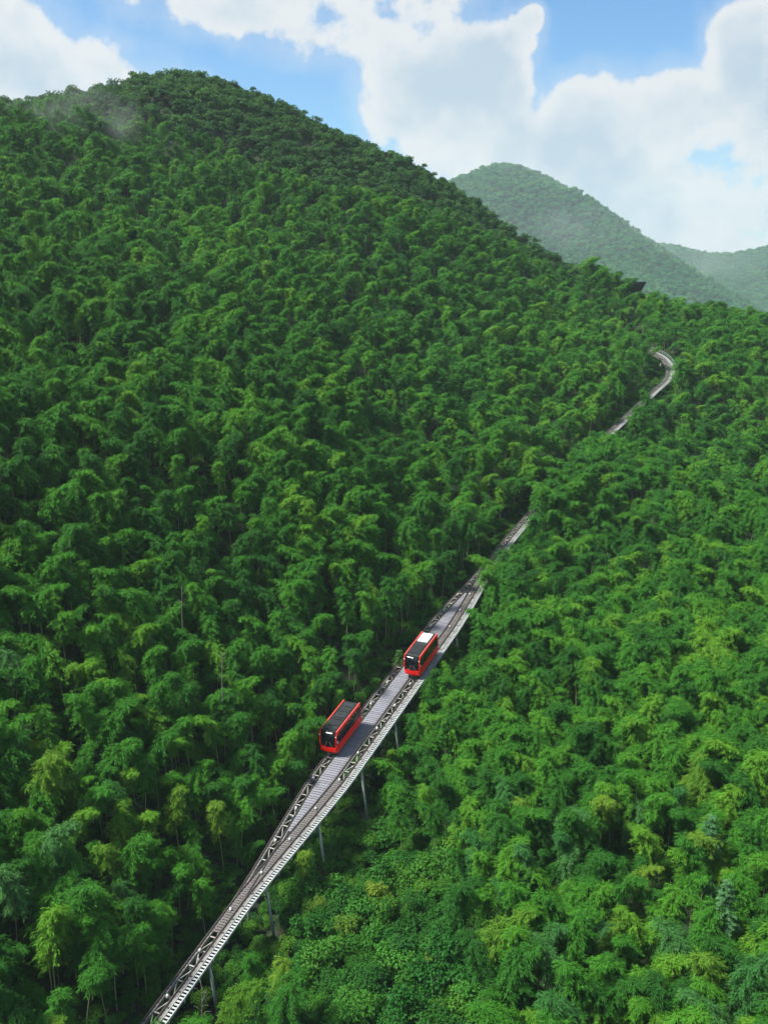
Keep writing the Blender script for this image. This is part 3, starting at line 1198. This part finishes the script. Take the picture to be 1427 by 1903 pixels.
# pale conifers in the right thicket, dark ones on the ridge, dead stems
for i, (px, py, D, Hc, lab) in enumerate(((1322, 1515, 116, 7.5, 'pale grey-green conifer standing among bamboo, upper of two on the right'),
                                          (1352, 1635, 107, 6.0, 'pale silvery conifer low among bamboo near the right edge'),
                                          (742, 128 + 1080, 168, 6.0, 'small dark fir-like tree left of the track beside the upper red car'))):
    V = conifer(500 + i, 6.5, 1.9)
    a, b = to_meshes('crown', V, M['conifer'] if i < 2 else M['ridge'], M['bark'], 'trunk')
    p = W(px, py, D)
    g = float(ground_z(p.x, p.y))
    s = Hc / 6.5
    plant('conifer', (a, b), (p.x, p.y, max(g, p.z - Hc - 3)), (0, 0, i), (s * 1.15, s * 1.15, (p.z - max(g, p.z - Hc - 3)) / 6.5), lab, 'conifer', None, ('crown', 'trunk'))


def dead_tree(px, py, D, h, lab):
    p = W(px, py, D)
    e = empty('bare_bamboo', (p.x, p.y, p.z - h), lab, 'dead bamboo')
    r = np.random.default_rng(int(px))
    mb = MB()
    mb.tube([(0, 0, 0), (.05, 0, h * .5), (.2, .05, h)], [.07, .05, .012], 5)
    mb.build('culm', M['deadwood'], e)
    for k_ in range(14):
        t_ = r.uniform(.45, .98)
        a = r.uniform(0, 6.28)
        L = r.uniform(.5, 1.3)
        b0 = Vector((.2 * t_, .05 * t_, h * t_))
        mb = MB()
        mb.tube([b0, b0 + Vector((math.cos(a) * L * .5, math.sin(a) * L * .5, .5 * L)), b0 + Vector((math.cos(a) * L, math.sin(a) * L, .62 * L))], [.022, .014, .006], 4)
        mb.build('branch', M['deadwood'], e)


dead_tree(335, 1085, 143, 8, 'bare dead bamboo with thin grey branches on the left slope')
dead_tree(410, 1215, 135, 7, 'bare pale bamboo stem lower on the left slope')
dead_tree(372, 1838, 101, 6, 'leafless grey bamboo beside the stairs at the bottom')
print('plants done')

# ------------------------------------------------------------------ the elevated railway
s0, s1 = s_of(94), S_MAX
sE = s_of(345)
base_p, *_ = frame(s_of(130))
rail_root = empty('elevated_railway', (float(base_p[0]), float(base_p[1]), float(ground_z(base_p[0], base_p[1]))),
                  'steel elevated mountain railway with stair strip running up through the bamboo valley', 'railway')
root_inv = Matrix.Translation(rail_root.location).inverted()


def rpart(name, me, mat4=None):
    o = link(name, me, rail_root)
    o.matrix_local = root_inv @ (mat4 if mat4 is not None else Matrix.Identity(4))
    return o


def sweep(name, ufun, half, h0, h1, sa, sb, mat, step=2.0):
    """rectangular section carried along the line; ufun gives the lateral place"""
    V, Fc = [], []
    ss = np.arange(sa, sb, step).tolist() + [sb]
    for s in ss:
        p, t, r, n = frame(s)
        u = ufun(s)
        for (du, h) in ((-half, h0), (half, h0), (half, h1), (-half, h1)):
            V.append(p + r * (u + du) + n * h)
    for i in range(len(ss) - 1):
        for j in range(4):
            Fc.append((i * 4 + j, i * 4 + (j + 1) % 4, i * 4 + 4 + (j + 1) % 4, i * 4 + 4 + j))
    Fc.append((3, 2, 1, 0))
    e = (len(ss) - 1) * 4
    Fc.append((e, e + 1, e + 2, e + 3))
    return rpart(name, mesh_np(name, V, Fc, [mat]))


sL0, sL1 = s_of(119), s_of(203)
GA = .62                                   # half gauge
for off in (-GA, GA):
    sweep('girder', lambda s, o=off: c_main(s) + o + .07, .21, -.62, -.10, s0, s1, M['girder'])
    sweep('rail', lambda s, o=off: c_main(s) + o, .045, -.05, .10, s0, s1, M['rail'], 1.0)
    sweep('girder', lambda s, o=off: c_left(s) + o + .07, .205, -.63, -.104, sL0, sL1, M['girder'])
    sweep('rail', lambda s, o=off: c_left(s) + o, .044, -.055, .096, sL0, sL1, M['rail'], 1.0)

# rail fasteners: too small to pick apart
mb = MB()
for s in np.arange(s0, s_of(250), .62):
    for cf, lo in ((c_main, False), (c_left, True)):
        if lo and not (sL0 < s < sL1):
            continue
        for off in (-GA, GA):
            p, t, r, n = frame(s)
            c = p + r * (cf(s) + off) + n * -.06
            V = []
            for dz in (-.045, .045):
                for dt in (-.11, .11):
                    for du in (-.15, .15):
                        V.append(c + r * du + t * dt + n * dz)
            mb.add(V, [(0, 2, 3, 1), (4, 5, 7, 6), (0, 1, 5, 4), (2, 6, 7, 3), (0, 4, 6, 2), (1, 3, 7, 5)])
o = mb.build('rail_fasteners', M['clip'], rail_root)
o.matrix_local = root_inv
o['kind'] = 'stuff'

# cross beams and diagonal braces
cross_me = box_mesh('cross_beam', 2 * GA - .2, .13, .13, M['brace'], .012)
diag_l = math.hypot(2 * GA - .25, 2.2)
diag_me = box_mesh('diagonal_brace', .10, diag_l, .09, M['brace'], .01)
plate_me = box_mesh('gusset_plate', .34, .42, .025, M['brace'])
mb_far = MB()


def far_bar(m4, me):
    mb_far.add([m4 @ v.co for v in me.vertices], [tuple(p.vertices) for p in me.polygons])


sgn = 1
for j, s in enumerate(np.arange(s0, s1 - 3, 2.2)):
    for cf, lo in ((c_main, False), (c_left, True)):
        if lo and not (sL0 + 6 < s < sL1 - 6):
            continue
        m1 = track_matrix(s, cf(s) + .07, -.26)
        ang = math.atan2((2 * GA - .25) * sgn, 2.2)
        m2 = track_matrix(s + 1.1, (cf(s) + cf(s + 2.2)) / 2 + .07, -.36) @ Matrix.Rotation(-ang, 4, 'Z')
        if D_of(s) < 205:
            rpart('cross_beam', cross_me, m1)
            rpart('diagonal_brace', diag_me, m2)
        else:
            far_bar(m1, cross_me)
            far_bar(m2, diag_me)
    sgn = -sgn
o = mb_far.build('far_bracing', M['brace'], rail_root)
o.matrix_local = root_inv
o['kind'] = 'stuff'

# longitudinal walk beam beside the main track, its dark ties
sweep('walk_beam', lambda s: c_main(s) + 1.02, .14, -.24, -.06, s0, s1, M['girder'])
tie_me = box_mesh('tie_bar', .5, .16, .09, M['dark'], .01)
for s in np.arange(s0 + .8, s_of(200), 2.2):
    rpart('tie_bar', tie_me, track_matrix(s, c_main(s) + .98, -.03))

# deck planks between the two tracks of the passing loop
plank_cache = {}
pl_step = .50
for s in np.arange(sL0, sL1, pl_step):
    w = c_main(s) - c_left(s) - 2 * GA - .42
    if w < .35:
        continue
    w = round(w / .06) * .06
    if w not in plank_cache:
        plank_cache[w] = box_mesh('deck_plank', w, .40, .07, M['deck'], .012)
    c = (c_main(s) + c_left(s)) / 2 + .03
    rpart('deck_plank', plank_cache[w], track_matrix(s, c + random.uniform(-.012, .012), -.075 + random.uniform(-.008, .008)))
tim_me = box_mesh('timber_plank', 2 * GA - .34, .30, .06, M['timber'], .01)
for s in np.concatenate([np.arange(s_of(115), s_of(140), .40), np.arange(s_of(172), s_of(200), .40)]):
    rpart('timber_plank', tim_me, track_matrix(s, c_main(s) + .04 + random.uniform(-.02, .02), -.085 + random.uniform(-.01, .006)))
sweep('timber_walk', lambda s: c_main(s) + .80, .07, -.20, -.085, s_of(112), s_of(150), M['timber'])

# stair strip: stringers and treads
SC = 1.56
for du in (-.335, .335):
    sweep('stringer', lambda s, d=du: c_main(s) + SC + d, .032 if du < 0 else .05, -.30, .02, s0, s1, M['stringer'])
tread_me = box_mesh('stair_tread', .62, .215, .05, M['tread'], .008)
mb_t = MB()
cnt = 0
for s in np.arange(s0, sE, .445):
    m4 = track_matrix(s, c_main(s) + SC, -.09, level=False)
    if cnt < 300:
        rpart('stair_tread', tread_me, m4)
        cnt += 1
    else:
        far_v = [m4 @ v.co for v in tread_me.vertices]
        mb_t.add(far_v, [tuple(p.vertices) for p in tread_me.polygons])
o = mb_t.build('far_stair_treads', M['tread'], rail_root)
o.matrix_local = root_inv
o['kind'] = 'stuff'
# brackets under the outer stringer
br_me = box_mesh('stair_bracket', .10, .16, .42, M['stringer'])
for s in np.arange(s0 + 1, s_of(200), 2.9):
    rpart('stair_bracket', br_me, track_matrix(s, c_main(s) + SC + .42, -.32))
# hand rail on the far curve
mb = MB()
hr = [Vector(track_matrix(s, c_main(s) + SC + .62, 1.0).translation) for s in np.arange(s_of(304), sE, 1.0)]
mb.tube(hr, .05, 5)
mb.tube([v - Vector((0, 0, .5)) for v in hr], .035, 5)
for v in hr[::2]:
    mb.tube([v - Vector((0, 0, 1.25)), v], .04, 4)
o = mb.build('handrail', M['stringer'], rail_root)
o.matrix_local = root_inv

# bents: a head beam on two legs
for D in (101.5, 111.8, 122.4, 133.0, 143.6, 154.2, 164.8, 178, 192, 208, 224, 242, 262, 282, 300, 314, 328, 342):
    s = s_of(D)
    p, t, r, n = frame(s)
    ul, ur = (c_left(s) - .5 if sL0 < s < sL1 else -.75), c_main(s) + SC + .1
    mb = MB()
    V = []
    for h in (-.98, -.64):
        for dt in (-.16, .16):
            for u in (ul, ur):
                V.append(p + r * u + t * dt + n * h)
    mb.add(V, [(0, 2, 3, 1), (4, 5, 7, 6), (0, 1, 5, 4), (2, 6, 7, 3), (0, 4, 6, 2), (1, 3, 7, 5)])
    o = mb.build('head_beam', M['pillar'], rail_root)
    o.matrix_local = root_inv
    for u, sp in ((ur - .3, .13), (.3 * ul + .7 * ur - 2.2, .0)):
        a = Vector(p + r * u + n * -.95)
        h = 4.0
        for _ in range(4):
            b = a + Vector((r[0], r[1], 0)) * sp * h - Vector((0, 0, h))
            h = a.z - float(ground_z(b.x, b.y)) + .6
        b = a + Vector((r[0], r[1], 0)) * sp * h - Vector((0, 0, h))
        mb = MB()
        mb.tube([a, b], [.17, .19], 10)
        o = mb.build('pillar', M['pillar'], rail_root, True)
        o.matrix_local = root_inv
        mb = MB()
        mb.tube([b + (a - b).normalized() * .35, b + (a - b).normalized() * .75], .42, 8)
        f = mb.build('footing', M['girder'], o)

# cable rollers on cross beams
wheel = MB()
wheel.tube([(-.10, 0, 0), (-.07, 0, 0), (.07, 0, 0), (.10, 0, 0)], [.24, .20, .20, .24], 14)
wheel_me = wheel.mesh('roller_wheel', M['roller'], False)
brk = MB()
brk.box(-.2, -.13, -.06, .06, -.28, .04)
brk.box(.13, .2, -.06, .06, -.28, .04)
brk.box(-.3, .3, -.09, .09, -.32, -.26)
brk_me = brk.mesh('cable_roller', M['brace'])
for cf, offs, rg in ((c_left, 3.0, (sL0 + 8, sL1 - 4)), (c_main, 0.0, (s0 + 2, s_of(200)))):
    for s in np.arange(rg[0] + offs, rg[1], 6.6):
        side = random.choice((-.1, .05, .22))
        o = rpart('cable_roller', brk_me, track_matrix(s, cf(s) + side, .06))
        link('roller_wheel', wheel_me, o)
# haulage cables
for cf, a, b in ((c_left, s_of(147), sL1), (c_main, s_of(164), s1)):
    mb = MB()
    mb.tube([Vector(track_matrix(s, cf(s) + .03, .30).translation) for s in np.arange(a, b, 3.0)], .025, 4)
    o = mb.build('haulage_cable', M['rail'], rail_root)
    o.matrix_local = root_inv


# ------------------------------------------------------------------ railcars
CL, CW = 8.7, 2.74
HX = CW / 2


def extrude_x(poly, x0, x1, bevel=0.0):
    """prism of a (y, z) outline between x0 and x1 as bmesh"""
    bm = bmesh.new()
    a = [bm.verts.new((x0, y, z)) for y, z in poly]
    b = [bm.verts.new((x1, y, z)) for y, z in poly]
    n_ = len(poly)
    bm.faces.new(a)
    bm.faces.new(b[::-1])
    for i in range(n_):
        bm.faces.new((a[i], b[i], b[(i + 1) % n_], a[(i + 1) % n_]))
    bmesh.ops.recalc_face_normals(bm, faces=list(bm.faces))
    if bevel:
        bmesh.ops.bevel(bm, geom=list(bm.edges), offset=bevel, segments=2, affect='EDGES', profile=.6)
    return bm


def bm_obj(name, bm, mat, parent, smooth=False):
    me = bpy.data.meshes.new(name)
    bm.to_mesh(me)
    bm.free()
    me.materials.append(mat)
    if smooth:
        me.polygons.foreach_set('use_smooth', np.ones(len(me.polygons), bool))
    return link(name, me, parent)


def railcar(s, u, label, white):
    e = empty('railcar', (0, 0, 0), label, 'railcar', 'red railcars on the passing loop')
    e.matrix_world = track_matrix(s, u, .10)
    Z0, ZS, ZT, ZR = .50, 1.78, 3.42, 3.98          # skirt, window sill, window head, roof edge
    y0, y1 = -CL / 2, CL / 2
    tub = [(y0 + .10, Z0), (y0 - .06, Z0 + .35), (y0 - .06, 1.42), (y0 - .02, 1.46), (y1 + .0, 1.46), (y1 + .04, 1.40), (y1 + .02, Z0 + .2), (y1 - .1, Z0)]
    def plan(inset, grow=0.0):
        """outline with bowed, round-cornered ends"""
        pts = []
        for k_ in range(13):
            x = (HX - inset) * math.sin((k_ / 12 - .5) * math.pi)
            pts.append((x, y0 + .20 - .34 * math.cos((k_ / 12 - .5) * math.pi) ** .55 + inset - grow))
        for k_ in range(13):
            x = -(HX - inset) * math.sin((k_ / 12 - .5) * math.pi)
            pts.append((x, y1 - .12 + .20 * math.cos((k_ / 12 - .5) * math.pi) ** .55 - inset))
        return pts
    mbt = MB()
    lev = [(Z0, .16), (Z0 + .08, .06), (Z0 + .30, .0), (1.38, .0), (1.46, .025)]
    V, Fc = [], []
    for zz, ins in lev:
        V += [(x, y, zz) for x, y in plan(ins)]
    for i in range(len(lev) - 1):
        for j_ in range(26):
            Fc.append((i * 26 + j_, i * 26 + (j_ + 1) % 26, i * 26 + 26 + (j_ + 1) % 26, i * 26 + 26 + j_))
    Fc.append(tuple(range(25, -1, -1)))
    Fc.append(tuple(range((len(lev) - 1) * 26, len(lev) * 26)))
    mbt.add(V, Fc)
    body = mbt.build('body', M['red'], e)
    bm_obj('skirt_trim', extrude_x([(y0 + .28, .60), (y0 + .28, .72), (y1 - .2, .72), (y1 - .2, .60)], -HX - .035, HX + .035, .02), M['redtrim'], body)
    for sd in (-1, 1):
        xa, xb = (HX - .11, HX - .004) if sd > 0 else (-HX + .004, -HX + .11)
        sill = [(y0 - .04, 1.44), (y0 - .02, ZS - .15), (y0 + .30, ZS), (y1 - .05, ZS), (y1 - .0, 1.44)]
        bm_obj('side_panel', extrude_x(sill, xa, xb, .015), M['red'], e)
        top = [(y0 + .16, ZT - .12), (y0 + .62, ZT + .02), (y1 - .3, ZT + .02), (y1 - .08, ZT - .1), (y1 - .22, ZR), (y0 + .52, ZR)]
        bm_obj('roof_rail', extrude_x(top, xa, xb, .03), M['red'], e)
        cap = MB()
        cap.box(xa - .02, xb + .02, y0 + .50, y1 - .2, ZR - .015, ZR + .05)
        cap.build('rail_cap', M['redtrim'], e)
        fp = [(y0 - .045, ZS - .16), (y0 - .0, 2.55), (y0 + .16, ZT - .11), (y0 + .50, ZR - .01), (y0 + .66, ZR - .2), (y0 + .34, ZT - .1), (y0 + .15, 2.5), (y0 + .12, ZS - .14)]
        bm_obj('front_pillar', extrude_x(fp, xa - .005, xb + .006, .015), M['red'], e)
        rp = [(y1 - .16, ZS - .1), (y1 - .02, ZS - .1), (y1 + .0, 2.5), (y1 - .09, ZT), (y1 - .22, ZR - .05), (y1 - .40, ZR - .15), (y1 - .22, ZT), (y1 - .14, 2.5)]
        bm_obj('rear_pillar', extrude_x(rp, xa - .004, xb + .005, .015), M['red'], e)
        ys = np.linspace(y0 + .30, y1 - .18, 6)
        for i in range(5):
            w = MB()
            w.box(xa + .025, xa + .05, ys[i] + .05, ys[i + 1] - .05, ZS - .02, ZT + .03)
            w.build('side_window', M['glass'], e)
        for i in range(6):
            w = MB()
            w.box(xa + .018, xa + .062, ys[i] - .055, ys[i] + .055, ZS - .03, ZT + .04)
            w.build('window_post', M['black'], e)
    # windscreen: upright lower pane and raked upper pane
    w = MB()
    prof = [(y0 - .03, 1.45), (y0 + .0, 2.0), (y0 + .05, 2.62), (y0 + .20, 3.28), (y0 + .52, 3.86)]
    xs = np.linspace(-HX + .115, HX - .115, 7)
    V, Fc = [], []
    for (yy, zz) in prof:
        for x in xs:
            V.append((x, yy + .10 - .20 * (1 - (x / HX) ** 2) * (1 - max(0, zz - 2.6) / 2.0), zz))
    for i in range(len(prof) - 1):
        for j in range(6):
            Fc.append((i * 7 + j, i * 7 + j + 1, i * 7 + 8 + j, i * 7 + 7 + j))
    w.add(V, Fc)
    ws = w.build('windscreen', M['glass'], e, True)
    so = ws.modifiers.new('thickness', 'SOLIDIFY')
    so.thickness = .02
    so.offset = -1
    w = MB()
    w.tube([(-.55, y0 - .15, 1.5), (-.28, y0 - .15, 2.0), (-.1, y0 - .12, 2.45)], .022, 5)
    w.build('wiper', M['brace'], ws)
    w = MB()
    w.tube([(.65, y0 - .15, 1.5), (.5, y0 - .14, 2.05), (.28, y0 - .12, 2.4)], .022, 5)
    w.build('wiper', M['brace'], ws)
    w = MB()
    w.box(-HX + .115, HX - .115, y1 - .09, y1 - .06, 1.47, ZT + .1)
    w.build('rear_window', M['glass'], e)
    # roof between the rails
    rf = bm_obj('roof', extrude_x([(y0 + .50, 3.78), (y0 + .50, 3.90), (y1 - .25, 3.90), (y1 - .25, 3.78)], -HX + .118, HX - .118, .01), M['roofgrey'], e)
    if white:
        w = MB()
        w.box(-1.0, .80, y1 - 3.5, y1 - .70, 3.905, 4.06)
        w.build('white_roof_panel', M['whitepanel'], rf)
        for i in range(5):
            w = MB()
            yy = y0 + 1.4 + i * .60
            w.box(-.85, .78, yy, yy + .30, 3.905, 4.0)
            w.build('roof_vent', M['black'], rf)
            w = MB()
            w.box(-.88, .8, yy + .32, yy + .52, 3.905, 4.03)
            w.build('vent_slat', M['roofglass'], rf)
    else:
        for i, (ya, yb, mt) in enumerate(((.75, 1.75, 'roofglass'), (1.95, 3.4, 'black'), (3.5, 3.85, 'black'), (4.1, 5.5, 'roofglass'), (5.6, 6.9, 'roofgrey'), (7.0, 7.9, 'roofglass'))):
            w = MB()
            w.box(-.82, .78, y0 + ya, y0 + yb, 3.905, 3.99 + .02 * (i % 3))
            w.build('roof_panel', M[mt], rf)
    w = MB()
    w.box(.86, 1.02, y0 + 1.0, y1 - .8, 3.905, 4.02)
    w.build('cable_duct', M['roofglass'], rf)
    # marker lamps and mirror
    for sx in (-1, 1):
        w = MB()
        w.tube([(sx * (HX - .05), y0 + .10, 3.32), (sx * (HX - .05), y0 + .02, 3.30)], [.10, .085], 10)
        w.build('marker_lamp', M['lamp'], e)
        w = MB()
        w.tube([(sx * .95, y0 - .02, 1.0), (sx * .95, y0 - .10, 1.0)], [.13, .12], 12)
        w.build('headlight', M['redtrim'], e)
    w = MB()
    w.box(HX + .02, HX + .16, y0 + .25, y0 + .33, 2.2, 2.55)
    w.tube([(HX - .02, y0 + .32, 2.45), (HX + .10, y0 + .30, 2.45)], .02, 5)
    w.build('mirror', M['whitepanel'], e)
    # cabin
    w = MB()
    w.box(-HX + .13, HX - .13, y0 + .1, y1 - .1, 1.05, 1.12)
    w.build('cabin_floor', M['dark'], e)
    for i in range(5):
        for sx in (-.68, .68):
            w = MB()
            yy = y0 + 1.6 + i * 1.4
            w.box(sx - .5, sx + .5, yy, yy + .48, 1.5, 1.62)
            w.box(sx - .5, sx + .5, yy + .42, yy + .52, 1.62, 2.3)
            w.box(sx - .4, sx + .4, yy + .1, yy + .4, 1.12, 1.5)
            w.build('seat', M['seat'], e)
    # running gear
    w = MB()
    w.box(-.85, .85, y0 + .35, y1 - .35, .28, .52)
    w.build('underframe', M['dark'], e)
    for yb in (y0 + 1.7, y1 - 1.7):
        w = MB()
        w.box(-.80, .80, yb - 1.0, yb + 1.0, .18, .32)
        bg = w.build('bogie', M['dark'], e)
        for yy in (yb - .62, yb + .62):
            for sx in (-1, 1):
                w = MB()
                w.tube([(sx * .64, yy, .24), (sx * .72, yy, .24), (sx * .74, yy, .24)], [.24, .24, .20], 14)
                w.build('wheel', M['rail'], bg)
    w = MB()
    w.box(-.2, .2, y0 - .28, y0 + .3, .30, .46)
    w.build('coupler', M['dark'], e)
    return e


sA, sB = s_of(147.6), s_of(167.2)
railcar(sA, c_left(sA) - .12, 'lower red railcar with dark glass roof on the left track', False)
railcar(sB, c_main(sB) - .10, 'upper red railcar with a white roof panel on the right track', True)

# ------------------------------------------------------------------ pavilion behind the shoulder of the hill
pc = W(1174, 548, 386)
pav = empty('pavilion', (pc.x, pc.y, pc.z - 5.4), 'dark wide-eaved building peeking over the hill shoulder by the far curve', 'building')
w = MB()
# inverted trapezoid soffit under a flat roof
zt = 5.0 + 4.9
w.add([(-4.4, -3, zt), (4.4, -3, zt), (4.4, 4, zt), (-4.4, 4, zt), (-2.6, -1.6, zt - 3.6), (2.6, -1.6, zt - 3.6), (2.6, 3, zt - 3.6), (-2.6, 3, zt - 3.6)],
      [(0, 1, 2, 3), (7, 6, 5, 4), (0, 4, 5, 1), (1, 5, 6, 2), (2, 6, 7, 3), (3, 7, 4, 0)])
w.build('eaves', M['dark'], pav)
w = MB()
w.box(-4.75, 4.75, -3.35, 4.35, zt + .003, zt + .32)
rfo = w.build('roof', M['roofgrey'], pav)
w = MB()
w.box(-4.3, 4.3, -2.9, 3.9, zt + .324, zt + .62)
w.build('roof_deck', M['black'], rfo)
w = MB()
w.box(-2.5, 2.5, -1.5, 2.9, -4, zt - 3.603)
w.build('wall', M['timber'], pav)
for i in range(3):
    w = MB()
    w.box(-2.1 + i * 1.5, -.9 + i * 1.5, -1.56, -1.503, zt - 6.2, zt - 4.2)
    w.build('window', M['glass'], pav)

# ------------------------------------------------------------------ haze and mist
HAZE_DENS = 0.00010
hz = MB()
hz.box(-4100, 4100, -600, 5300, -32, CAM_Z + 360)
hm = bpy.data.materials.new('haze_air')
hm.use_nodes = True
ht = NT(hm.node_tree)
hm.node_tree.nodes.clear()
ho = ht.n('ShaderNodeOutputMaterial')
pv = ht.n('ShaderNodeVolumePrincipled')
pv.inputs['Color'].default_value = (.80, .98, 1.0, 1)
pv.inputs['Density'].default_value = HAZE_DENS
pv.inputs['Anisotropy'].default_value = .2
ht.L.new(pv.outputs[0], ho.inputs['Volume'])
hz_o = hz.build('haze', hm)
hz_o['kind'] = 'stuff'
hz_o['label'] = 'thin blue-white haze filling the valley air'


def mist_mat(name, dens, scale):
    m = bpy.data.materials.new(name)
    m.use_nodes = True
    t = NT(m.node_tree)
    m.node_tree.nodes.clear()
    out = t.n('ShaderNodeOutputMaterial')
    v = t.n('ShaderNodeVolumePrincipled')
    v.inputs['Color'].default_value = (.97, .98, 1, 1)
    tc = t.n('ShaderNodeTexCoord').outputs['Object']
    pos = t.n('ShaderNodeNewGeometry').outputs['Position']
    r = t.vm('LENGTH', tc)
    n = t.noise(pos, scale, 4, .6, .4)
    fall = t.smooth(r, 1.0, .15)
    d = t.m('MULTIPLY', t.m('MULTIPLY', t.smooth(n, .42, .72), fall), dens)
    t.L.new(d, v.inputs['Density'])
    t.L.new(v.outputs[0], out.inputs['Volume'])
    return m


def mist(px, py, D, rad, dens, scale, lab):
    bm = bmesh.new()
    bmesh.ops.create_icosphere(bm, subdivisions=3, radius=1.0)
    me = bpy.data.meshes.new('mist')
    bm.to_mesh(me)
    bm.free()
    me.materials.append(mist_mat('mist_vapour', dens, scale))
    o = link('mist', me)
    o.location = W(px, py, D)
    o.scale = rad
    o['kind'] = 'stuff'
    o['label'] = lab


mist(135, 225, 292, (30, 14, 19), .022, .07, 'wisp of mist over the left shoulder of the main hill')
mist(965, 330, 1690 * FS, (150, 110, 55), .0055, .0075, 'mist clinging to the far peak')
mist(1110, 440, 1500 * FS, (285, 165, 90), .0016, .0055, 'mist drifting along the flank of the far hill')
mist(1290, 490, 2050 * FS, (345, 135, 85), .0010, .0050, 'mist between the far hills')
